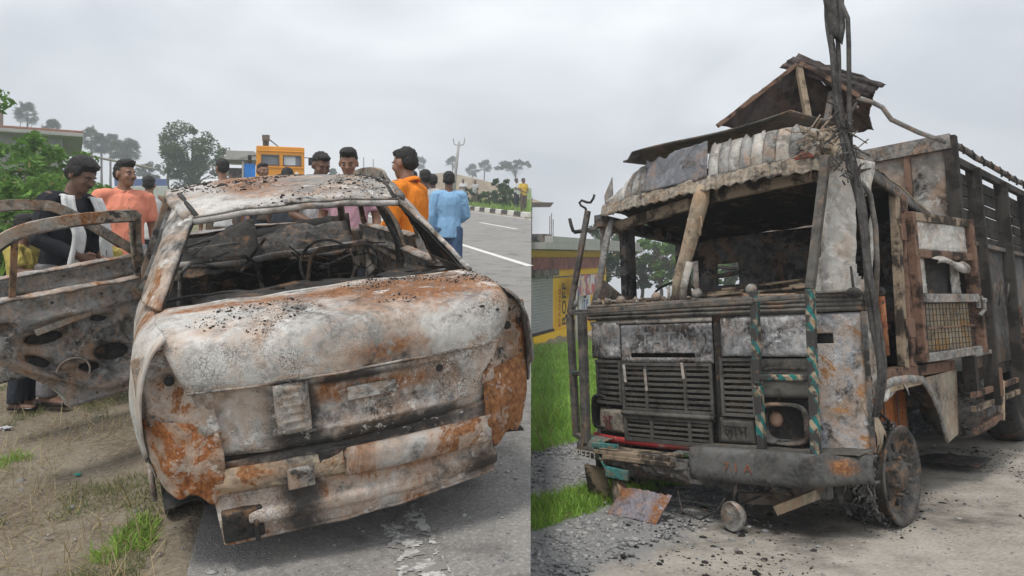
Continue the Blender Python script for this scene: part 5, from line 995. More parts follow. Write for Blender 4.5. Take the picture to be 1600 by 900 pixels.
# --- cargo body
CV0, CV1 = 2.12, 8.6
tp('headboard_sheet', lambda a, b: P(-1.16 + 2.32 * a, CV0 + dent((a * 3, b * 3, 1), .012, 2, 2), 1.0 + 1.61 * b), 40, 40, burnt('headboard_grey', ash=(.38, .365, .34), grey=(.22, .21, .195), rust=.22, soot=.22, s=2.0, seed=220, crack=0, fleck=.2), solid=.012, keep=lambda a, b: not (-1.12 < -1.16 + 2.32 * a < -.5 and 1.5 < 1.0 + 1.61 * b < 2.0)); tbar('headboard_beam', (-1.2, CV0 - .03, 2.60), (1.2, CV0 - .03, 2.655), .06, .12, MT_GREYV); tbar('headboard_post', (.86, CV0 - .025, 1.0), (.87, CV0 - .025, 2.6), .05, .04, MW_RED); tbar('corner_post', (1.19, CV0 - .01, .7), (1.19, CV0 - .01, 2.70), .09, .08, MW_BLK)
for sg in (1, -1):
    U = sg * 1.19
    for k in range(6):       # charred side planks, each one
        w = 1.91 + .098 * k
        for j in range(1 if sg < 0 else 0, 3):
            a, b = 2.20 + j * 2.15, 2.20 + (j + 1) * 2.15 - .015; z = w + .008 * nz3(k, j, 0, 3.3) + (.0 if k < 5 else -.005); o = tbar('side_plank', (U - sg * .02, a, z), (U - sg * (.02 + .012 * random.random()), b, z + .012 * random.uniform(-1, 1)), .022, .088, MW_BLK)
    for v in (2.62, 3.66, 4.75, 5.85, 6.95, 8.05): tbar('side_post', (U + sg * .035, v, .55), (U + sg * .035, v, 2.50), .11, .055, MW_BLK if sg > 0 or 1 else M_SOOT, up=(0, 1, 0))
    if sg > 0:
        tbar('post_scorch_board', (U + .068, 3.66, .62), (U + .068, 3.66, 1.35), .09, .012, MW_RED, up=(0, 1, 0)); tbar('post_scorch_board', (U + .068, 2.62, .62), (U + .068, 2.62, .85), .09, .012, MW_RED, up=(0, 1, 0))
    tp('side_sheet', lambda a, b: P(U - sg * .01 + .006 * math.sin(a * 60), 2.16 + 6.4 * a, .86 + (.99 if sg > 0 else .55) * b), 60, 4, MT_CARGO, solid=.01)
    tbar('waist_rail', (U + sg * .01, 2.16, 1.865), (U + sg * .01, 8.6, 1.865), .05, .035, MT_COWL); tbar('upper_rail', (U + sg * .02, 2.16, 2.50), (U + sg * .02, 8.6, 2.53), .05, .06, MW_BLK)
    ttube('top_rail', [(U + sg * .01 + .006 * math.sin(k * 2.1), 2.14 + .4 * k, 2.64 + .008 * math.sin(k * 3)) for k in range(17)], .026, M_SOOT2)
    for k in range(9): ttube('rope_knot', [(U + sg * .03, 2.3 + .35 * k, 2.66), (U + sg * .05, 2.31 + .35 * k, 2.62), (U + sg * .04, 2.32 + .35 * k, 2.56 + .03 * random.random())], .010, M_SOOT)
    for w, m in ((.68, MW_RED), (.575, MW_TAN), (.41, MW_RED)): tbar('underrun_rail', (U + sg * .03, 1.98, w), (U + sg * .03, (2.95 if w < .5 else 8.4), w + (.03 if w < .5 else 0)), .035, .045, m)
    tbar('underrun_upright', (U + sg * .04, 2.85, .40), (U + sg * .04, 2.98, .72), .03, .03, MT_TAN)
    for k in range(6): ttube('rope_hook', [(U + sg * .02, 2.38 + .28 * k, 1.36), (U + sg * .05, 2.38 + .28 * k, 1.50), (U + sg * .05, 2.42 + .28 * k, 1.55), (U + sg * .04, 2.47 + .28 * k, 1.52), (U + sg * .02, 2.48 + .28 * k, 1.44)], .008, MT_COWL)
tbox('tin_plate', (1.26, 4.1, .76), (.01, .42, .17), MT_GREYV); tbox('cargo_floor', (0, 5.35, .80), (2.3, 6.45, .10), M_SOOT); tbar('crossbar_step', (1.24, 2.25, 1.40), (1.24, 2.7, 1.40), .02, .03, MT_GREYV); tbar('crossbar_step', (1.24, 2.05, .98), (1.24, 2.6, .98), .02, .03, MT_GREYV)
tp('tailboard', lambda a, b: P(-1.17 + 2.34 * a, 8.62, .8 + 1.6 * b), 6, 6, MT_CARGO); mb = MB(); mb.lathe([(0, -.35), (.26, -.33), (.28, -.2), (.28, .2), (.26, .33), (0, .35)], Matrix.Translation((.92, 2.95, .52)) @ Matrix.Rotation(R(90), 4, 'X'), 24); mb.build('fuel_tank', M_SOOT2, truck, smooth=True); tp('tarpaulin_scrap', lambda a, b: P(.6 + .5 * a, 2.5 + .5 * b, .05 + .05 * abs(nz3(a * 4, b * 4, 0))), 14, 14, M_SOOT, solid=.01)
# --- charred cable bundle hanging down over the cab corner
cb = thing('charred_cable', 'charred black cable bundle hanging over the corner of the lorry cab', 'cable', MR)
def cab(seed, off, r):
    pts = [(1.12, -.06, 6.2), (1.125, -.06, 4.6), (1.13, -.06, 3.5), (1.10, -.07, 3.1), (1.10, -.07, 2.85), (1.115, -.07, 2.55), (1.15, -.08, 2.25), (1.185, -.06, 1.9), (1.20, -.04, 1.6), (1.205, -.02, 1.3), (1.20, .02, .98), (1.15, .06, .72)]
    return [Vector(p) + V(off[0] * (1 if i < 5 else .5) + .012 * math.sin(i * 2 + seed), off[1], 0) for i, p in enumerate(pts)], r
M_CABLE = burnt('charred_cable_skin', ash=(.10, .095, .09), grey=(.045, .042, .04), dark=(.018, .017, .017), rust=.05, soot=.4, s=7, seed=230, crack=0, fleck=.3)
for k, (off, r) in enumerate((((-.01, 0), .020), ((.022, .02), .014), ((.01, -.02), .012))):
    p, r = cab(k, off, r); mb = MB(); mb.tube([catmull([(i, q) for i, q in enumerate(p)], t * .25) for t in range(4 * (len(p) - 1) + 1)], r, 7); mb.build('cable_strand', M_CABLE, cb, smooth=True)
mb = MB(); mb.tube([(1.10, -.07, 6.2), (1.10, -.07, 4.2), (1.10, -.075, 3.3), (1.125, -.08, 2.98), (1.15, -.08, 2.92), (1.165, -.07, 3.0), (1.17, -.06, 3.3), (1.16, -.06, 4.2)], [.042, .042, .042, .034, .026, .018, .018, .018], 8); mb.tube([(1.17, -.07, 3.15), (1.20, -.07, 3.05), (1.195, -.07, 2.9), (1.17, -.07, 2.5), (1.16, -.07, 2.25)], .014, 7); mb.build('slack_loop', M_CABLE, cb, smooth=True)
mb = MB()
for k in range(60):
    a = V(1.14 + random.uniform(-.05, .06), -.08 + random.uniform(-.04, .03), random.uniform(2.05, 2.55)); mb.tube([a, a + V(random.uniform(-.07, .08), random.uniform(-.05, .02), random.uniform(-.10, .08))], random.uniform(.003, .007), 4)
mb.build('frayed_strand', M_CABLE, cb)['kind'] = 'stuff'
# ------------------------------------------------------------------ people (built facing -y, feet at z = 0, standing 1.70 m)
def skinmat(nm, c):
    g = G(nm); k = g.noise(9, 5, .6); return g.out(g.mix(k, tuple(a * .75 for a in c), tuple(a * 1.2 for a in c)), .5, g.noise(60, 3), .15, .004, spec=.4)
SK1 = skinmat('skin_brown', (.25, .13, .082)); SK2 = skinmat('skin_dark_brown', (.15, .078, .052)); SK3 = skinmat('skin_mid_brown', (.26, .135, .085))
g = G('black_hair'); M_HAIR = g.out(g.mix(g.noise(90, 3, .6, vec=g.mapv(scale=(1, 1, .3))), (.008, .007, .007), (.035, .03, .028)), .55, g.noise(120, 3, .7), .8, .01)
M_EYE = plain('eye_white', (.20, .18, .17), .4, .05); M_PUPIL = plain('eye_dark', (.012, .009, .008), .2, 0)
_ctex = bpy.data.textures.new('cloth_folds', 'CLOUDS'); _ctex.noise_scale = .16; _ctex.noise_depth = 2
_htex = bpy.data.textures.new('hair_lumps', 'CLOUDS'); _htex.noise_scale = .016; _htex.noise_depth = 2
def cap(mb, pts, rad, n=12):
    """tapered limb with rounded ends"""
    pts = [Vector(p) for p in pts]; r = [(q, q) if not isinstance(q, tuple) else q for q in rad]
    d0 = (pts[0] - pts[1]).normalized(); d1 = (pts[-1] - pts[-2]).normalized(); k0 = min(r[0]); k1 = min(r[-1])
    P_ = [pts[0] + d0 * k0 * .95, pts[0] + d0 * k0 * .6] + pts + [pts[-1] + d1 * k1 * .6, pts[-1] + d1 * k1 * .95]
    R_ = [tuple(q * .3 for q in r[0]), tuple(q * .8 for q in r[0])] + r + [tuple(q * .8 for q in r[-1]), tuple(q * .3 for q in r[-1])]
    mb.tube(P_, R_, n)
def remesh(o, vox, it=3, disp=None, amt=0, fac=.5):
    m = o.modifiers.new('fuse', 'REMESH'); m.mode = 'VOXEL'; m.voxel_size = vox; m.use_smooth_shade = True
    s = o.modifiers.new('relax', 'SMOOTH'); s.factor = fac; s.iterations = it
    if disp: d = o.modifiers.new('folds', 'DISPLACE'); d.texture = disp; d.strength = amt; d.mid_level = .5; d.texture_coords = 'LOCAL'
    return o
ARMS = {   # elbow, wrist for the person's left (+x); mirrored for the right
    'down': ((.235, .03, 1.12), (.245, -.05, .87)), 'back': ((.25, .10, 1.14), (.07, .17, .93)), 'front': ((.245, -.02, 1.13), (.10, -.22, 1.02)),
    'hip': ((.34, .04, 1.16), (.20, -.05, .98)), 'point': ((.25, -.10, 1.20), (.17, -.36, 1.20)), 'fold': ((.24, -.05, 1.15), (-.02, -.20, 1.18)), 'pocket': ((.26, .05, 1.13), (.19, -.04, .90)), 'face': ((.26, -.12, 1.17), (.12, -.26, 1.40))}
def person(label, loc, yaw, h, shirt, pants, skin=SK1, sleeve='short', arms=('down', 'down'), head=(0, 0), fine=.013, shorts=False, hair='short', beard=0, lean=0.0, belly=0.0, group=None, untuck=.86, vest=False, cat='person', build_=1.0, stride=0.0, collar=False, shirt_name='shirt'):
    s = h / 1.72
    root = thing('person', label, cat, yawM(loc, yaw, s), group)
    W = build_
    def LN(p): p = Vector(p); k = max(0, p.z - .95); return V(p.x, p.y - lean * k * (1 + .5 * k), p.z - .25 * lean * lean * k)
    sh = {}
    for i, sd in enumerate((1, -1)):
        e, w = ARMS[arms[i]]; sh[sd] = [LN((sd * .178 * W, .012, 1.405)), LN((sd * e[0] * W, e[1], e[2])), LN((sd * w[0] * W, w[1], w[2]))]
    legs = {sd: [V(sd * .088, 0, .93), V(sd * .095, -.012 - sd * stride * .5, .50), V(sd * .10, .02 + sd * stride, .085)] for sd in (1, -1)}
    # body, one continuous skin
    b = MB()
    cap(b, [LN((0, .0, .95)), LN((0, -.005, 1.10)), LN((0, .0, 1.28)), LN((0, .012, 1.38))], [(.150, .105), (.135, .098), (.165, .108), (.145, .085)], 14)
    cap(b, [LN((-.15 * W, .012, 1.41)), LN((.15 * W, .012, 1.41))], [.052, .052])
    for sd in (1, -1):
        S, E, Wr = sh[sd]; cap(b, [S, S.lerp(E, .5), E], [.054, .047, .040]); cap(b, [E, E.lerp(Wr, .35), Wr], [.041, .041, .028])
        d = (Wr - E).normalized(); f = Wr + d * .085; cap(b, [Wr, Wr + d * .05, f], [(.024, .026), (.020, .038), (.016, .036)], 10)
        side = d.cross(V(sd, 0, .2)).normalized(); curl = (d.cross(side)).normalized() * (-.02)
        for k, (o_, L_) in enumerate(((-.028, .062), (-.009, .074), (.010, .070), (.027, .054))):
            b0 = f + side * o_ - d * .012; cap(b, [b0, b0 + d * L_ * .5, b0 + d * L_ + curl], [.0105, .0098, .0085], 7)
        tb = Wr + d * .03 + side * -.028; cap(b, [tb, tb + d * .03 + side * -.022, tb + d * .062 + side * -.026], [.012, .0115, .009], 7)
        H_, K_, A_ = legs[sd]; cap(b, [H_, H_.lerp(K_, .5), K_], [.085, .076, .056]); cap(b, [K_, K_.lerp(A_, .3), A_], [.055, .056, .036])
        cap(b, [A_ + V(0, .03, -.045), A_ + V(0, -.07, -.05), A_ + V(sd * .012, -.155, -.058)], [(.036, .034), (.042, .030), (.036, .022)], 10)
    # head about its own pivot
    nb = LN((0, .01, 1.45)); hy, hp = head; Hm = Matrix.Translation(nb) @ Matrix.Rotation(hy, 4, 'Z') @ Matrix.Rotation(hp, 4, 'X') @ Matrix.Translation((0, -.01, -1.45))
    def E(c, r, t=b, rot=None): t.ell(c, r, 16, 12, M=Hm, rot=rot)
    cap(b, [nb + V(0, .01, -.06), Hm @ V(0, .012, 1.50), Hm @ V(0, 0, 1.56)], [.060, .054, .050])
    E((0, .012, 1.622), (.074, .094, .088)); E((0, -.028, 1.572), (.062, .066, .075)); E((0, -.048, 1.522), (.042, .042, .034)); E((0, -.066, 1.505), (.024, .022, .018))
    E((0, -.092, 1.592), (.012, .016, .028)); E((0, -.106, 1.572), (.0155, .016, .0125)); E((0, -.078, 1.622), (.050, .017, .012)); E((.040, -.070, 1.575), (.022, .02, .018)); E((-.040, -.070, 1.575), (.022, .02, .018))
    E((0, -.087, 1.543), (.024, .012, .0055)); E((0, -.085, 1.533), (.021, .012, .0065)); E((.077, .012, 1.588), (.010, .022, .032), rot=(0, 0, .3)); E((-.077, .012, 1.588), (.010, .022, .032), rot=(0, 0, -.3))
    remesh(b.build('body', skin, root), fine * .78, 2)
    # hair
    hm = MB(); E((0, .026, 1.645), (.0795, .0915, .077), hm); E((0, .055, 1.600), (.074, .062, .068), hm); E((0, -.035, 1.686), (.058, .054, .030), hm)
    if hair in ('thick', 'boy'): E((0, .01, 1.68), (.084, .094, .060), hm); E((0, -.045, 1.692), (.062, .054, .032), hm); E((.07, .0, 1.635), (.02, .05, .05), hm); E((-.07, .0, 1.635), (.02, .05, .05), hm)
    if hair == 'quiff': E((0, -.05, 1.705), (.055, .05, .032), hm); E((0, .0, 1.695), (.075, .08, .045), hm)
    remesh(hm.build('hair', M_HAIR, root), fine * .8, 1, _htex, .024)
    for sd in (1, -1):
        br = MB(); br.tube([Hm @ V(sd * .014, -.0945, 1.617), Hm @ V(sd * .033, -.092, 1.623), Hm @ V(sd * .052, -.078, 1.616)], [.0035, .0042, .0025], 6)
        br.build('eyebrow', M_HAIR, root, smooth=True)
    for sd in (1, -1):
        ey = MB(); ey.ell((sd * .031, -.0865, 1.598), (.0125, .006, .005), 12, 8, M=Hm); eo = ey.build('eye', M_EYE, root, smooth=True); pu = MB(); pu.ell((sd * .031, -.0915, 1.598), (.0062, .0035, .005), 10, 6, M=Hm); pu.build('pupil', M_PUPIL, eo, smooth=True)
    if beard:
        bd = MB(); bd.ell((0, -.098, 1.5535), (.024, .010, .0055), 12, 6, M=Hm)
        if beard > 1: bd.ell((0, -.055, 1.512), (.046, .042, .026), 14, 8, M=Hm)
        bd.build('moustache', M_HAIR, root, smooth=True)
    # shirt
    st = MB(); hem = untuck
    st.tube([LN((0, -.005, hem)), LN((0, -.005, .98)), LN((0, -.012 - belly, 1.10)), LN((0, -.004, 1.27)), LN((0, .012, 1.385)), LN((0, .012, 1.425))], [(.180, .135), (.172, .128), (.160 + belly * .5, .120 + belly), (.185, .130), (.165, .105), (.09, .075)], 20)
    cap(st, [LN((-.150 * W, .012, 1.40)), LN((.150 * W, .012, 1.40))], [.068, .068]) if not vest else cap(st, [LN((-.085, .012, 1.41)), LN((.085, .012, 1.41))], [.060, .060])
    if sleeve != 'none':
        for sd in (1, -1):
            S, E_, Wr = sh[sd]
            if sleeve == 'short': st.tube([S + (S - E_) * .12, S, S.lerp(E_, .55), S.lerp(E_, .78)], [.045, .074, .072, .070], 12)
            else: st.tube([S + (S - E_) * .12, S, S.lerp(E_, .6), E_, E_.lerp(Wr, .5), E_.lerp(Wr, .93)], [.045, .072, .064, .058, .052, .044], 12)
    so = remesh(st.build(shirt_name, shirt, root), fine, 2, _ctex, .018)
    if collar:
        cl = MB(); cl.tube([Hm @ V(.0, 0, 0) * 0 + nb + V(.072 * math.sin(t), .008 - .076 * math.cos(t) * 1.0, .004 - .028 * math.cos(t)) for t in [R(i * 20 + 10) for i in range(18)]], [(.010, .022)] * 18, 8); cl.build('collar', shirt, so, smooth=True)
        bt = MB()
        for k in range(6): bt.ell(LN((.0, -.137 - .006 * (k < 4), 1.36 - .075 * k)), (.0055, .003, .0055), 8, 6)
        bt.build('button', M_EYE, so)
    # trousers
    tr = MB(); cap(tr, [V(0, 0, 1.0), V(0, 0, .92)], [(.160, .118), (.165, .125)], 16)
    for sd in (1, -1):
        H_, K_, A_ = legs[sd]
        if shorts: tr.tube([H_ + V(0, 0, .03), H_.lerp(K_, .5), K_ + V(0, 0, .02)], [.105, .10, .095], 14)
        else: tr.tube([H_ + V(0, 0, .03), H_.lerp(K_, .5), K_, K_.lerp(A_, .5), A_ + V(0, 0, -.02)], [.105, .092, .078, .074, .068], 14)
    remesh(tr.build('shorts' if shorts else 'trousers', pants, root), fine * 1.1, 2, _ctex, .014)
    if not shorts or True:
        fm = MB()
        for sd in (1, -1): A_ = legs[sd][2]; cap(fm, [A_ + V(0, .045, -.062), A_ + V(0, -.07, -.066), A_ + V(sd * .012, -.165, -.066)], [(.042, .020), (.048, .020), (.042, .018)], 10)
        fm.build('sandal', M_PUPIL, root, smooth=True)
    return root
C_BLACK = cloth('black_shirt', (.028, .029, .034)); C_SALMON = cloth('salmon_shirt', (.72, .26, .17)); C_WHITE = cloth('white_cotton', (.62, .62, .61)); C_OLIVE = cloth('yellow_olive_shirt', (.42, .34, .10)); C_PINK = cloth('pink_tee', (.52, .31, .37)); C_ORANGE = cloth('orange_shirt', (.80, .24, .03)); C_GREYT = cloth('grey_tee', (.46, .46, .45)); C_BLUE = cloth('light_blue_shirt', (.25, .44, .66)); C_DENIM = cloth('denim', (.06, .10, .18)); C_GREYP = cloth('grey_trousers', (.22, .21, .22)); C_LGREY = cloth('light_grey_trousers', (.36, .36, .37)); C_NAVY = cloth('dark_trousers', (.04, .045, .055)); C_YEL = cloth('yellow_tee', (.62, .42, .06)); C_BROWNP = cloth('brown_trousers', (.13, .10, .08)); C_DUST = cloth('dusty_shirt', (.42, .42, .42))
def at(px, y): return on_road(px, y, hL(*( (lambda q: (q.x, q.y))(ML.inverted() @ on_road(px, y)))))
def face(px, extra=0.0): return -math.atan2((px - 800) / 1200, 1) + extra           # yaw that looks straight at the viewer, plus a turn
BY = 'onlookers round the burnt car'
p1 = person('man in black shirt with white towel round his neck looking down', at(76, 5.45), face(118, R(48)), 1.80, C_BLACK, C_GREYP, SK2, 'long', ('front', 'front'), (R(0), R(26)), hair='thick', beard=1, lean=.16, group=BY, untuck=.80, build_=1.05)
tw = MB()      # towel: a strip over the neck with two hanging ends
def towel(a, b):
    s = 2 * a - 1; k = abs(s); w = (b - .5)
    if k < .36: t = s / .36; return V(.10 * math.sin(t * 1.57) * 1.25, .085 - .06 * (1 - math.cos(t * 1.2)) + w * .10, 1.455 - .02 * t * t + w * .02)
    sd = 1 if s > 0 else -1; q = (k - .36) / .64; return V(sd * (.125 + .02 * q + .015 * math.sin(q * 9)) + w * .17, -.065 - .115 * min(1, q * 2.2) - .07 * q + w * .06 - .02 * math.sin(b * 9), 1.435 - .58 * q)
tw.grid(towel, 60, 10); tw.warp(lambda p: V(p.x, p.y - .16 * max(0, p.z - .95) * (1 + .5 * max(0, p.z - .95)) + .0, p.z)); tw.build('towel', C_WHITE, p1, smooth=True, solid=.012)
person('man in salmon short sleeved shirt standing left of the car', at(182, 7.2), face(190, R(14)), 1.80, C_SALMON, C_LGREY, SK1, 'short', ('down', 'hip'), (R(26), R(2)), hair='quiff', beard=1, group=BY, collar=True, untuck=.84, build_=1.06)
person('man in white vest turned away behind the salmon shirt', at(224, 10.2), face(235, R(200)), 1.72, C_WHITE, C_NAVY, SK3, 'none', ('down', 'down'), (R(-30), 0), group=BY, vest=True, fine=.016)
person('boy with black hair in olive yellow shirt pointing, half out of frame', at(16, 5.35), face(10, R(62)), 1.38, C_OLIVE, C_NAVY, SK2, 'short', ('down', 'point'), (R(5), R(8)), hair='boy', group=BY)
person('child in yellow shirt half hidden behind the man in black', at(140, 6.4), face(140, R(200)), 1.27, C_OLIVE, C_NAVY, SK2, 'short', ('down', 'down'), (0, R(6)), hair='boy', group=BY)
person('man in white shirt and brown shorts seen from behind above the roof', at(341, 10.5), face(342, R(186)), 1.90, C_WHITE, C_BROWNP, SK1, 'short', ('down', 'down'), (R(12), 0), group=BY, shorts=True, fine=.016)
person('dark haired onlooker half hidden below the orange lorry cab', at(406, 12.0), face(405, R(25)), 1.84, C_BROWNP, C_NAVY, SK1, 'short', ('down', 'down'), (0, R(5)), group=BY, fine=.017)
person('man in purple black cap of hair crouching low behind the roof', at(438, 11.5), face(440, R(150)), 1.76, C_NAVY, C_NAVY, SK2, 'short', ('down', 'down'), (0, R(20)), hair='thick', group=BY, fine=.017, lean=.1)
person('man with cropped hair in white shirt looking down into the car', at(487, 7.4), face(487, R(28)), 1.82, C_WHITE, C_GREYP, SK2, 'short', ('front', 'front'), (R(-6), R(24)), group=BY, lean=.10)
person('young man in pink tee looking down at the burnt car', at(541, 7.1), face(537, R(-4)), 1.83, C_PINK, C_NAVY, SK3, 'short', ('down', 'down'), (R(-4), R(17)), hair='quiff', group=BY, lean=.04)
person('man in bright orange shirt leaning by the far car door', at(638, 5.95), face(620, R(-118)), 1.80, C_ORANGE, C_DENIM, SK1, 'long', ('front', 'front'), (R(-14), R(8)), hair='short', group=BY, lean=.06, collar=True, untuck=.80, build_=1.05)
person('man in grey tee with his back to the viewer', at(662, 10.3), face(660, R(184)), 1.70, C_GREYT, C_NAVY, SK2, 'short', ('down', 'down'), (R(20), 0), group=BY, fine=.016)
person('man hidden but for his head between orange and grey shirts', at(643, 11.6), face(641, R(170)), 1.71, C_DUST, C_NAVY, SK1, 'short', ('down', 'down'), (0, 0), group=BY, fine=.018)
person('dark haired man whose head shows beside the grey tee', at(674, 12.0), face(670, R(195)), 1.66, C_DUST, C_NAVY, SK2, 'short', ('down', 'down'), (0, 0), group=BY, fine=.018)
person('man in light blue shirt walking away along the road', at(700, 9.9), face(698, R(186)), 1.67, C_BLUE, C_DENIM, SK2, 'long', ('down', 'front'), (R(-8), R(4)), group=BY, fine=.015, stride=.14, untuck=.82)
FR = 'far onlookers behind the striped kerb'
def atk(px, lat):      # beyond the kerb at that lateral offset
    q = (px - 800) / 1200; r = RL.transposed() @ Vector((q, 1, 113 / 1200)); k = r.x / r.y; y = lat / (.95258 * k + .30427); return L2W(y * k, y, hL(y * k, y))
person('far person in yellow tee behind the striped kerb', atk(818, 11.9), face(818, R(35)), 1.72, C_YEL, C_BROWNP, SK2, 'short', ('front', 'front'), (R(15), 0), group=FR, fine=.025)
person('far person in white shirt beside the yellow tee', atk(807, 12.5), face(807, R(60)), 1.72, C_WHITE, C_NAVY, SK2, 'short', ('fold', 'fold'), (0, 0), group=FR, fine=.025)
person('hazy far person in white shirt near the pole', atk(723.5, 12.2), face(724, R(20)), 1.74, C_WHITE, C_NAVY, SK2, 'short', ('fold', 'fold'), (0, 0), group=FR, fine=.03)
person('hazy far person in dusty shirt right of the pole', atk(742, 12.8), face(742, R(-20)), 1.70, C_DUST, C_BROWNP, SK2, 'short', ('front', 'down'), (0, 0), group=FR, fine=.03)
# ------------------------------------------------------------------ trees and plants
def leaves(C, n, size, sig, mat, name, parent, squash=.8):
    """C: (k,4) clump centres and radii; n leaves per clump"""
    k = len(C); tot = k * n; c = np.repeat(C, n, 0); d = rng.normal(0, 1, (tot, 3)); d /= np.linalg.norm(d, axis=1)[:, None]; rad = c[:, 3] * rng.uniform(.25, 1.0, tot) ** .6
    p = c[:, :3] + d * rad[:, None] * np.array([1, 1, squash]); a = rng.normal(0, 1, (tot, 3)); a[:, 2] *= .6; a /= np.linalg.norm(a, axis=1)[:, None]
    b = np.cross(a, rng.normal(0, 1, (tot, 3))); b /= np.linalg.norm(b, axis=1)[:, None]; L = size * rng.uniform(.6, 1.4, tot)[:, None]; w = L * .42
    vs = np.stack([p - a * L * .5, p + b * w * .5 + a * L * .05, p + a * L * .5, p - b * w * .5 + a * L * .05], 1).reshape(-1, 3)
    return np_mesh(name, vs, np.arange(tot * 4).reshape(-1, 4), mat, parent)
def tree(name, label, base, h, crown, nclump, nleaf, lsize, mat, seed=0, group=None, trunk=.16, cat='tree', bare=.35, crad=.28, squash=.8):
    """crown: list of (x, y, z, rx, ry, rz) ellipsoids in metres above the base"""
    rs = random.Random(seed); root = thing(name, label, cat, Matrix.Translation(base), group); C = []
    vol = [a[3] * a[4] * a[5] for a in crown]
    for k in range(nclump):
        e = rs.choices(crown, vol)[0]
        while True:
            q = V(rs.uniform(-1, 1), rs.uniform(-1, 1), rs.uniform(-1, 1))
            if .25 < q.length < 1: break
        q = q * (q.length ** -.35); C.append((e[0] + q.x * e[3], e[1] + q.y * e[4], e[2] + q.z * e[5], crad * h * .3 * rs.uniform(.6, 1.3)))
    mb = MB(); tz = h * bare; mb.tube([(0, 0, -.3), (rs.uniform(-.1, .1), 0, tz * .5), (rs.uniform(-.15, .15), rs.uniform(-.1, .1), tz), (rs.uniform(-.2, .2), 0, h * .7)], [trunk * 1.2, trunk, trunk * .8, trunk * .3], 8)
    for c in C[:min(len(C), 40)]:
        z0 = min(tz * rs.uniform(.7, 1.3), c[2]); mid = V(c[0] * .45, c[1] * .45, z0 + (c[2] - z0) * .6); mb.tube([(0, 0, z0), mid, c[:3]], [trunk * .35, trunk * .2, trunk * .06], 5)
    mb.build('trunk', M_BARK, root, smooth=True); leaves(np.array(C), nleaf, lsize, 0, mat, 'crown', root, squash); return root
def palm(name, label, base, h, r, seed, group, mat=M_LEAF3, nfan=34, squash=1.0):
    rs = random.Random(seed); root = thing(name, label, 'palm tree', Matrix.Translation(base), group); mb = MB(); b = rs.uniform(-.3, .3)
    mb.tube([(0, 0, -.4), (b * .3, 0, h * .4), (b, 0, h)], [.24, .17, .15], 8); mb.build('trunk', M_BARK, root, smooth=True); mb = MB()
    for k in range(nfan):
        az = rs.uniform(0, 6.28); el = rs.uniform(-.9, 1.45); d = V(math.cos(az) * math.cos(el), math.sin(az) * math.cos(el), math.sin(el)); st = r * rs.uniform(.45, .7); c = V(b, 0, h) + d * st
        mb.tube([(b, 0, h), c], .025, 4); side = d.cross(V(0, 0, 1)).normalized(); up = side.cross(d).normalized(); rot = rs.uniform(-.5, .5); s2 = side * math.cos(rot) + up * math.sin(rot)
        fr = r * rs.uniform(.42, .6)
        for j in range(11):
            t = R(-115 + 23 * j); t2 = t + R(9); t0 = t - R(9); e = lambda q, m: c + (d * math.cos(q) + s2 * math.sin(q)) * fr * m + V(0, 0, -.12 * m * fr)
            mb.add([c, e(t0, .75), e(t, 1.0 + .1 * rs.random()), e(t2, .75)], [(0, 1, 2, 3)])
    mb.build('crown', mat, root); return root
PG = 'fan palms beyond the fields'
def Lp(px, py, y):     # world point on bearing px at height py, y metres out along the climbing frame
    r = RL.transposed() @ Vector(((px - 800) / 1200, 1, (400 - py) / 1200)); return ML @ Vector((y * r.x / r.y, y, 1.5 + y * r.z / r.y))
def palm_at(px, py_top, y, r, seed, label, **k):
    g_ = on_road(px, y); top = Lp(px, py_top, y); palm('fan_palm', label, g_, max(2.0, top.z - g_.z - r * .75), r, seed, PG, **k)
palm_at(44, 160, 120, 1.9, 1, 'tall fan palm rising over the brick house roof'); palm_at(78, 188, 118, 1.5, 2, 'shorter fan palm right of the tall one over the house')
for i, (px, py, r) in enumerate(((142, 200, 2.0), (158, 207, 1.9), (172, 208, 2.0), (190, 209, 2.0), (206, 214, 2.1))):
    palm_at(px, py + (0, 8, 3, 12, 5)[i], 112 + 6 * (i % 3), r * .85, 10 + i, ('leftmost', 'second', 'middle', 'fourth', 'rightmost')[i] + ' fan palm in the dark clump behind the salmon shirt')
palm_at(655, 246, 230, 2.1, 20, 'hazy lone fan palm above the grey tee man'); palm_at(708, 246, 215, 1.9, 21, 'hazy fan palm just left of the utility pole'); palm_at(737, 258, 205, 1.9, 22, 'hazy fan palm left of its twin right of the pole'); palm_at(756, 251, 205, 1.9, 23, 'hazy fan palm right of its twin right of the pole')
tree('broad_tree', 'large bushy tree standing behind the car roof', on_road(300, 62), 7.2, [(-.6, 0, 4.6, 2.0, 1.8, 1.7), (1.0, .3, 3.6, 1.5, 1.5, 1.5), (-1.2, 0, 3.2, 1.2, 1.2, 1.3), (.2, 0, 2.0, 1.7, 1.4, 1.4)], 85, 90, .26, M_LEAF1, 31, trunk=.18, bare=.2)
tree('slender_tree', 'slender pale tree at the left edge of the bushy tree', on_road(262, 60), 5.4, [(0, 0, 4.4, .6, .6, .8), (.2, 0, 3.2, .4, .4, .8)], 16, 70, .22, M_LEAF1, 32, trunk=.08)
tree('round_bush', 'light green bush in front of the bushy tree', on_road(296, 34), 1.5, [(0, 0, .8, .7, .6, .6), (.5, 0, .5, .5, .5, .4)], 22, 80, .12, M_LEAF2, 33, trunk=.03, cat='bush', bare=.2)
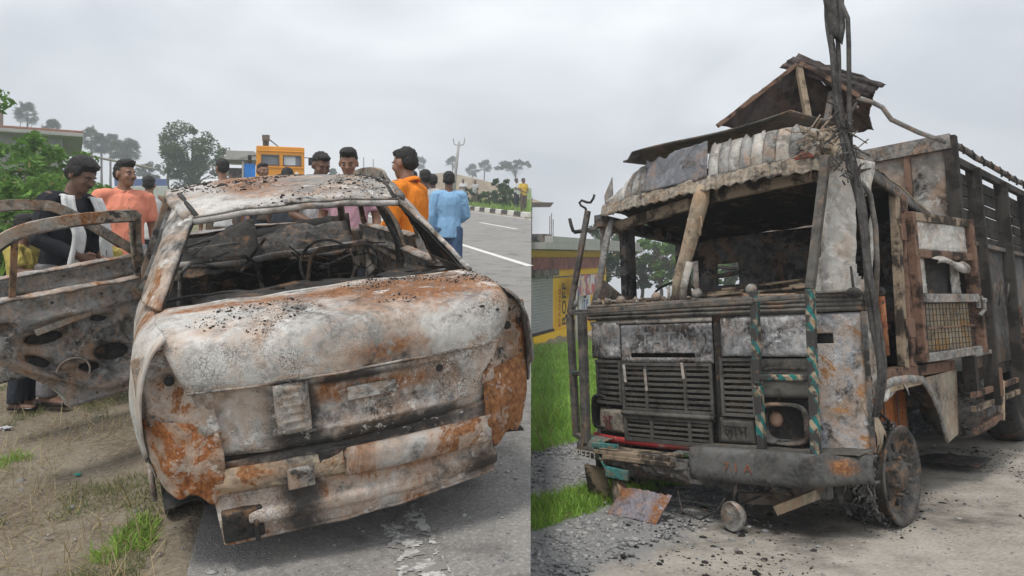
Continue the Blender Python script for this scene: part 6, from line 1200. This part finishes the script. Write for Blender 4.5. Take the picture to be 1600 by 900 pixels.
tree('far_tree', 'small hazy tree behind the white vest man', on_road(232, 110), 4.6, [(0, 0, 3.2, 2.0, 1.5, 1.2)], 30, 60, .35, M_LEAF3, 34, trunk=.12); tree('far_tree', 'small hazy tree left of the orange lorry cab', on_road(362, 100), 3.4, [(0, 0, 2.0, 2.4, 1.5, 1.2)], 30, 60, .33, M_LEAF3, 35, trunk=.1); tree('far_tree', 'faint hazy tree between cropped hair and pink tee', on_road(515, 140), 4.5, [(0, 0, 3.0, 2.4, 2, 1.1)], 30, 50, .4, M_LEAF3, 36, trunk=.12)
BG = 'bushes on the left verge'
for i, (px, y, h, lb) in enumerate(((-10, 13.5, 3.5, 'tallest bright green bush at the left edge'), (38, 14.5, 2.6, 'bright leafy bush below the grey house wall'), (70, 16.5, 1.9, 'low bush right of the leafy one under the house'), (10, 11.0, 1.6, 'near yellow green bush at the left edge'), (84, 21, 2.4, 'darker bush against the grey house wall'))):
    tree('roadside_bush', lb, at(px, y), h, [(0, 0, h * .6, h * .42, h * .4, h * .40), (.3, 0, h * .35, h * .5, h * .45, h * .32)], 44, 80, .15, M_LEAF2 if i != 4 else M_LEAF1, 40 + i, BG, .04, 'bush', .15, .30)
HB = 'hazy bushes behind the kerb'
for i, (px, lat, h, lb) in enumerate(((736, 12.6, 1.2, 'hazy bush between the two far dusty people'), (775, 13.2, 1.9, 'hazy spiky bush in the middle behind the kerb'), (797, 12.8, .9, 'low hazy bush left of the far white shirt'), (760, 13.6, 1.0, 'low hazy bush left of the spiky one'))):
    tree('kerb_bush', lb, atk(px, lat), h, [(0, 0, h * .5, h * .6, h * .5, h * .45)], 24, 60, .22, M_LEAF1, 50 + i, HB, .03, 'bush', .15, .34)
tree('far_tree', 'flat topped hazy tree at the right end of the road', atk(806, 52), 6.5, [(0, 0, 5.6, 4.0, 3, .8), (-2.6, 0, 5.0, 2.2, 1.6, .6)], 44, 60, .4, M_LEAF3, 57, trunk=.12, bare=.5)
mb = MB(); mb.grid(lambda a, b: V(-9 + 18 * a, -3 + 6 * b, 2.6 * max(0, math.sin(a * math.pi)) ** 1.3 * math.sin(b * math.pi) * (1 + .15 * nz3(a * 5, b * 3, 0))), 30, 10); q = atk(815, 20); o = mb.build('earth_mound', M_SOIL, smooth=True, M=Matrix.Translation(q - V(6.5, 0, .3))); tag(o, kind='structure')
# ------------------------------------------------------------------ utility pole
pb = atk(707, 13.5); ptop = 10.2 * pb.y / 95 * 1.0
up = thing('utility_pole', 'grey utility pole with a forked crossarm beyond the road', 'pole', Matrix.Translation(pb)); ph = (Lp(717, 214, (ML.inverted() @ pb).y).z - pb.z); lx = 10 / 1200 * pb.y
mb = MB(); mb.tube([(0, 0, -.3), (lx * .6, 0, ph * .6), (lx, 0, ph * .93)], [.13, .11, .09], 8); mb.build('mast', M_CONC, up, smooth=True); mb = MB(); mb.tube([(lx - .42, 0, ph * .97), (lx - .36, 0, ph * .90), (lx, 0, ph * .88), (lx + .36, 0, ph * .90), (lx + .42, 0, ph * .97)], .045, 6); mb.build('crossarm', M_CONC, up); mb = MB()
for q in (-.42, 0, .42): mb.lathe([(.0, 0), (.06, .02), (.04, .08), (.06, .12), (.0, .2)], Matrix.Translation((lx + q, 0, ph * (.97 if q else .93))), 8)
mb.build('insulator', KW, up, smooth=True)
for i, (px, py, y) in enumerate(((568, 245, 170), (583, 248, 180))):
    g_ = on_road(px, y); o = MB().tube([(0, 0, -.3), (0, 0, Lp(px, py, y).z - g_.z)], .13, 6).build('distant_pole', M_CONC, M=Matrix.Translation(g_)); tag(o, ('thin faint pole left of its twin above the car roof', 'thin faint pole right of its twin above the car roof')[i], 'pole', 'faint poles on the horizon')
# ------------------------------------------------------------------ brick and concrete house on the left
hb = on_road(120, 30); hs = thing('brick_house', 'grey concrete house with brick upper room at the left edge', 'house', yawM(hb, R(30)))
def brickmat():
    g = G('brickwork'); b = g.n('TexBrick', {'Vector': g.mapv(scale=(1, 1, 1), rot=(R(90), 0, 0)), 'Color1': (.24, .12, .08, 1), 'Color2': (.33, .18, .12, 1), 'Mortar': (.30, .26, .22, 1), 'Scale': 1.0, 'Brick Width': .24, 'Row Height': .08, 'Mortar Size': .012}); return g.out(g.mix(g.math('MULTIPLY', g.noise(2, 5, .6), .5), b.outputs[0], (.14, .10, .08)), .9, b.outputs[1], -.3, .01)
def hpart(nm, c, s, m, bevel=.02): mb = MB(); mb.box(c, s); return mb.build(nm, m, hs, bevel=bevel)
z_slab = Lp(100, 214, 30).z - hb.z; z_top = Lp(20, 170, 30).z - hb.z; M_PL = plain('grey_plaster', (.26, .26, .26), .9, .2, 1.2)
hpart('wall', (-4.0, 3.0, z_slab / 2 - .4), (6.9, 5.6, z_slab + .8), M_PL); sl = hpart('roof_slab', (-3.9, 3.0, z_slab + .06), (8.1, 7.0, .14), M_CONC); hpart('parapet_lip', (-3.9, -.42, z_slab + .18), (8.1, .12, .10), plain('red_edge', (.30, .16, .12), .9))
hpart('upper_room', (-6.2, 1.4, z_slab + .13 + (z_top - z_slab) / 2), (7.1, 3.4, z_top - z_slab), brickmat()); hpart('corner_column', (-2.72, -.25, z_slab + .13 + (z_top - z_slab) / 2), (.26, .26, z_top - z_slab), M_CONC); hpart('vent_opening', (-1.5, .19, z_slab - .35), (.22, .04, .1), M_SOOT, 0)
mb = MB()
for k in range(4): mb.tube([(-.9 - .35 * k, .2, z_slab + .1), (-.88 - .35 * k, .2, z_slab + .38 + .1 * (k % 2))], .012, 5)
mb.build('rebar', M_RUST, sl); mb = MB(); mb.tube([(.1, -.2, z_slab - .65), (2.6, -.2, z_slab - 1.05)], .05, 6); mb.build('bamboo_rail', plain('bamboo', (.26, .24, .2), .8), hs)
# long blue and white wall far behind
w0, w1 = on_road(214, 85), on_road(262, 90); bw = thing('boundary_wall', 'long low blue and white wall beyond the green field', 'wall', Matrix.Translation(w0)); d = w1 - w0
mb = MB(); mb.bar((-2.5, 0, .55), (d.x, d.y, d.z + .55), .2, 1.3); mb.build('white_base', KW, bw); mb = MB(); mb.bar((-2.5, -.02, 1.65), (d.x, d.y - .02, d.z + 1.65), .22, .8); mb.build('blue_band', plain('blue_paint', (.04, .10, .34), .7), bw)
# ------------------------------------------------------------------ stall with blue panel and the orange lorry behind the car
sb = on_road(378, 26); st = thing('roadside_stall', 'grey roadside stall with blue panel left of the orange cab', 'stall', yawM(sb, R(12)))
zz = lambda py, y=26, px=378: Lp(px, py, y).z - on_road(px, y).z
mb = MB(); mb.box((0, .6, zz(247)), (1.2, 1.6, .10)); mb.box((-.1, .2, zz(247) + .16), (.9, .6, .2)); mb.bar((-.1, -.2, zz(246)), (.6, -.2, zz(238)), .05, .05); mb.build('roof', M_CONC, st); mb = MB(); mb.box((.22, -.1, zz(247) / 2 - .05), (.36, .05, zz(247) - .25)); mb.build('blue_panel', plain('bright_blue_sheet', (.02, .19, .58), .6), st); mb = MB()
for q in (-.55, 0.0, .55): mb.box((q, -.12, zz(247) / 2 - .1), (.06, .08, zz(247)))
mb.build('post', M_CONC, st); mb = MB(); mb.box((-.25, .5, zz(262) / 2 - .1), (.5, .6, zz(250))); mb.build('counter', M_SOOT2, st)
ob = on_road(436, 21); oc = thing('orange_crane_truck', 'orange lorry cab with two rear windows and short mast', 'truck', yawM(ob, face(436, R(2)))); zo = lambda py: Lp(436, py, 21).z - ob.z
M_OR = plain('orange_paint_cab', (.70, .29, .03), .5, .12, 2, .05); M_GL = plain('cab_glass', (.20, .22, .24), .15, .4, 5, .0); hw = 36 / 1200 * 21; zt = zo(228); zb = zo(284)
wz0, wz1 = zo(258), zo(241)
mb = MB(); cx1 = [-hw, -hw * .80, -hw * .06, hw * .10, hw * .86, hw]
def fr(a, b, c_, d_): mb.box(((a + b) / 2, 0, (c_ + d_) / 2), (b - a, .10, d_ - c_))
mb.box((0, -.06, wz0 - .05), (hw * 1.96, .02, .03)); mb.box((0, -.06, wz1 + .10), (hw * 1.96, .02, .03)); fr(cx1[0], cx1[5], wz1, zt); fr(cx1[0], cx1[5], zb - .6, wz0); fr(cx1[0], cx1[1], wz0, wz1); fr(cx1[2], cx1[3], wz0, wz1); fr(cx1[4], cx1[5], wz0, wz1); cb_ = mb.build('cab_back', M_OR, oc, bevel=.012)
mb = MB(); mb.box((0, .75, zt - .02), (hw * 2, 1.5, .08)); mb.build('cab_roof', M_OR, oc, bevel=.03); mb = MB()
for q in (-1, 1): mb.box((q * (hw - .03), .75, (zb + zt) / 2 - .3), (.06, 1.4, zt - zb + .6))
mb.build('cab_side', M_OR, oc, bevel=.01)
for a, b in ((cx1[1], cx1[2]), (cx1[3], cx1[4])):
    mb = MB(); mb.box(((a + b) / 2, .02, (wz0 + wz1) / 2), (b - a, .02, wz1 - wz0)); wn = mb.build('window', M_GL, oc); mb = MB(); e = .025
    mb.box(((a + b) / 2, -.052, wz1 - e / 2), (b - a, .02, e)); mb.box(((a + b) / 2, -.052, wz0 + e / 2), (b - a, .02, e)); mb.box((a + e / 2, -.052, (wz0 + wz1) / 2), (e, .02, wz1 - wz0)); mb.box((b - e / 2, -.052, (wz0 + wz1) / 2), (e, .02, wz1 - wz0)); mb.build('window_seal', plain('grey_rubber', (.12, .12, .12), .7), wn)
mb = MB(); mb.box((.22, .005, (wz0 + wz1) / 2), (.34, .012, (wz1 - wz0) * .85)); mb.build('bright_pane', plain('pale_glass', (.62, .66, .68), .2, .05), oc)  # pale sheet painted as a bright reflection on the right window
mb = MB(); mb.box((-.38, .25, (zt + zo(210)) / 2), (.16, .16, zo(210) - zt)); mb.box((-.38, .25, zo(212)), (.2, .2, .14)); mb.bar((-.3, .25, zo(214)), (.02, .3, zt), .03, .03); mb.build('mast', M_SOOT2, oc, bevel=.008)
for q in (-1, 1): mb = MB(); mb.bar((q * hw, .3, wz1), (q * (hw + .16), .2, wz1 - .02), .02, .02); mb.box((q * (hw + .17), .18, wz1 - .12), (.10, .03, .22)); mb.build('mirror', M_SOOT, oc)
mb = MB(); mb.box((0, -.07, zb + .12), (hw * 1.5, .04, .08)); mb.box((.0, -.055, zb - .1), (.02, .02, .5)); mb.build('rear_trim', M_SOOT2, oc)
mb = MB(); mb.box((0, .5, zb - .9), (hw * 2.1, 3.0, .5)); mb.build('chassis', M_SOOT, oc)
for q in (-1, 1): mb = MB(); mb.lathe([(0, .02), (.2, .03), (.25, .0), (.42, .04), (.45, 0), (.45, -.2), (.3, -.22)], Matrix.Translation((q * hw * .85, .3, .43)) @ Matrix.Rotation(R(90) * q, 4, 'Y'), 20); mb.build('wheel', M_PUPIL, oc, smooth=True)
mb = MB(); mb.ell((.42, -.06, zo(270)), (.05, .02, .05)); mb.build('rear_lamp', KW, oc, smooth=True); letters('SPEED 40', (0, -.056, zt - .08), .10, M_INKRED, cb_) if False else None
# ------------------------------------------------------------------ scraps on the verge
def scrap(nm, lb, cat, px, py, mat, s):
    r = RL.transposed() @ Vector(((px - 800) / 1200, 1, (400 - py) / 1200)); t = -1.5 / r.z; x, y = t * r.x, t * r.y; mb = MB(); mb.grid(lambda a, b: V((a - .5) * s, (b - .5) * s * .7, .012 + .25 * s * abs(nz3(a * 3, b * 3, s, 1.3))), 8, 8); tag(mb.build(nm, mat, smooth=True, solid=.002, M=ML @ Matrix.Translation((x, y, hL(x, y)))), lb, cat)
scrap('plastic_scrap', 'small teal plastic scrap on the dirt verge', 'litter', 120, 716, plain('teal_plastic', (.01, .25, .20), .4), .035); scrap('paper_scrap', 'white crumpled paper scrap at the bottom left corner', 'litter', 36, 886, plain('white_paper', (.66, .64, .62), .8, .05), .06); scrap('paper_scrap', 'grey paper scrap on the verge by the left edge', 'litter', 8, 648, plain('grey_paper', (.42, .42, .44), .8), .07)
# ------------------------------------------------------------------ yellow shop beside the lorry
sx0 = 27.0; so_ = V(BND * sx0 - .01, sx0, EYE - 3.12); sd_ = V(.37, .929, 0).normalized(); Ms = Matrix.Translation(so_) @ Matrix.Rotation(math.atan2(sd_.y, sd_.x), 4, 'Z') @ Matrix.Diagonal((1, 1, 1.11, 1))    # local x along the front, -y to the right/towards the yard
shop = thing('yellow_shop', 'yellow painted roadside shop with shutter and posters', 'shop', Ms)
M_YEL = plain('yellow_wall_paint', (.80, .50, .015), .7, .08, 1.5); M_SHUT = plain('grey_shutter', (.30, .33, .35), .6, .12, 2); M_SIGNR = burnt('red_signboard', ash=(.42, .16, .14), grey=(.28, .10, .10), rust=.1, soot=.05, s=2, seed=240, crack=0, fleck=0)
def sbox(nm, c, s, m, par=shop, bevel=.01): mb = MB(); mb.box(c, s); return mb.build(nm, m, par, bevel=bevel)
SL = 10.6; mb = MB(); mb.prism([(0, .08), (SL, .08), (SL, 3.1), (8.4, 3.1), (.1, .13)], 3.2, Matrix.Translation((0, 0, -.2))); wl = mb.build('wall', M_YEL, shop); sbox('plinth', (SL / 2, .02, .05), (SL, .25, .35), M_YEL)
mb = MB(); mb.prism([(-1.5, -1.05), (SL + 3.0, -1.05), (SL + 3.0, 3.4), (9.2, 3.4), (-.05, .02), (-1.5, -.5)], .2, Matrix.Translation((0, 0, 3.02))); mb.build('roof_slab', M_CONC, shop); sbox('roof_coping', (SL / 2 + .8, -.9, 3.32), (SL + 3.0, .3, .2), M_CONC); sbox('signboard', (SL / 2 - .6, -.02, 2.55), (SL - 1.2, .1, .42), M_SIGNR)
sh = bpy.data.objects.new('shutter', None); COL.objects.link(sh); sh.parent = shop
for k in range(19): mb = MB(); mb.box((1.3, .06, .36 + .098 * k), (2.5, .05, .085)); mb.warp(lambda p: p); mb.build('shutter_slat', M_SHUT, sh, bevel=.02)
sbox('shutter_box', (1.3, -.05, 2.25), (2.7, .25, .22), M_SOOT2, sh); mb = MB(); mb.box((1.3, .02, .26), (2.5, .06, .1)); mb.build('shutter_bar', M_SOOT, sh)
sbox('awning_bar', (4.5, -.6, 2.12), (9.0, .05, .05), M_SOOT2)
def postermat(nm, cols, s):
    g = G(nm); v = g.n('TexVoronoi', {'Vector': g.mapv(scale=(s, 1, s * .8)), 'Scale': 1.0}, feature='F1').outputs[1]; k = g.n('SeparateColor', {0: v}).outputs[0]; return g.out(g.ramp(k, [(i / len(cols), c) for i, c in enumerate(cols)], 'CONSTANT'), .6)
bn = sbox('banner', (5.2, -.62, 1.75), (3.2, .03, .75), postermat('banner_print', [(.48, .10, .10), (.60, .55, .52), (.16, .14, .30), (.55, .40, .30), (.38, .12, .14)], 5)); pn = sbox('poster', (6.3, -.10, .95), (1.7, .04, .95), plain('poster_white', (.60, .64, .68), .6, .06)); sbox('poster_band', (6.3, -.13, .45), (1.6, .02, .18), plain('poster_red', (.5, .12, .05), .6), pn)
letters('ROFF', (5.6, -.07, .22), .62, M_INK, wl, depth=.01); letters('12 P', (6.3, -.13, .95), .5, plain('poster_blue', (.06, .12, .34), .6), pn, depth=.005); letters('BBI', (6.3, -.13, 1.28), .3, M_INK, pn, depth=.005)
letters('ROFF', (9.0, -.07, 1.0), .62, M_INK, wl, Matrix.Rotation(R(90), 4, 'X') @ Matrix.Rotation(R(90), 4, 'Z'), .01); letters('ROFF', (3.6, -.07, 1.1), .66, M_INK, wl, Matrix.Rotation(R(90), 4, 'X') @ Matrix.Rotation(R(90), 4, 'Z'), .01); letters('STRONG', (3.0, -.07, 1.0), .34, plain('orange_print', (.5, .16, .03), .6), wl, Matrix.Rotation(R(90), 4, 'X') @ Matrix.Rotation(R(90), 4, 'Z'), .01)
mb = MB(); mb.tube([(0, 0, 0), (0, 0, 2.9)], .05, 8); o = mb.build('white_post', KW, smooth=True, M=Ms @ Matrix.Translation((2.3, -.95, -.7))); tag(o, 'thin white post standing in front of the yellow shop', 'post')
mb = MB()
for k, (x, z) in enumerate(((2.6, 1.0), (2.8, 1.1), (3.0, .9), (.6, 1.5))): mb.tube([(x, .2, 3.2), (x + .03, .2, 3.2 + z)], .018, 5)
mb.build('rebar', M_SOOT2, shop); sbox('rooftop_tank', (1.9, .3, 3.4), (.8, .6, .3), M_SOOT2)
mb = MB(); mb.grid(lambda a, b: V(-1.2 + 6.2 * a, -2.4 + 2.6 * b, -.55 + .62 * b + .16 * nz3(a * 6, b * 3, 0, 1.2)), 40, 16); tag(mb.build('dirt_bank', M_SOIL, smooth=True, M=Ms), kind='structure')
TG = 'trees seen through the lorry cab'
for i, (px, y, h, lb) in enumerate(((1002, 44, 3.6, 'dark leafy tree right of the shop seen past the cab post'), (1032, 42, 4.4, 'taller leafy tree seen through the missing windscreen'), (1068, 46, 4.0, 'leafy tree behind the rolled screen post'), (1092, 40, 3.4, 'bright leafy tree in the narrow back window gap'), (1140, 43, 2.8, 'low leafy tree below the cab back window'), (945, 46, 4.4, 'leafy tree peeping over the shop roof'))):
    x = (px - 800) / 1200 * y; z = max(yard_z(x, y) + .3, EYE - 2.6); tree('leafy_tree', lb, V(x, y, z), h, [(0, 0, h * .72, h * .36, h * .36, h * .30), (.4, 0, h * .5, h * .34, h * .34, h * .3)], 46, 70, .26, M_LEAF2 if i in (3, 1) else M_LEAF1, 70 + i, TG, .1, 'tree', .3, .26)
# ------------------------------------------------------------------ haze in the air
mb = MB(); mb.box((0, 120, 5.0), (700, 300, 86))
hz = bpy.data.materials.new('haze_air'); hz.use_nodes = True; t = hz.node_tree; t.nodes.clear()
pv = t.nodes.new('ShaderNodeVolumePrincipled'); pv.inputs['Color'].default_value = (.86, .89, .93, 1); pv.inputs['Density'].default_value = .0034; pv.inputs['Anisotropy'].default_value = .2
t.links.new(pv.outputs[0], t.nodes.new('ShaderNodeOutputMaterial').inputs['Volume'])
if True: tag(mb.build("haze", hz), kind="stuff")
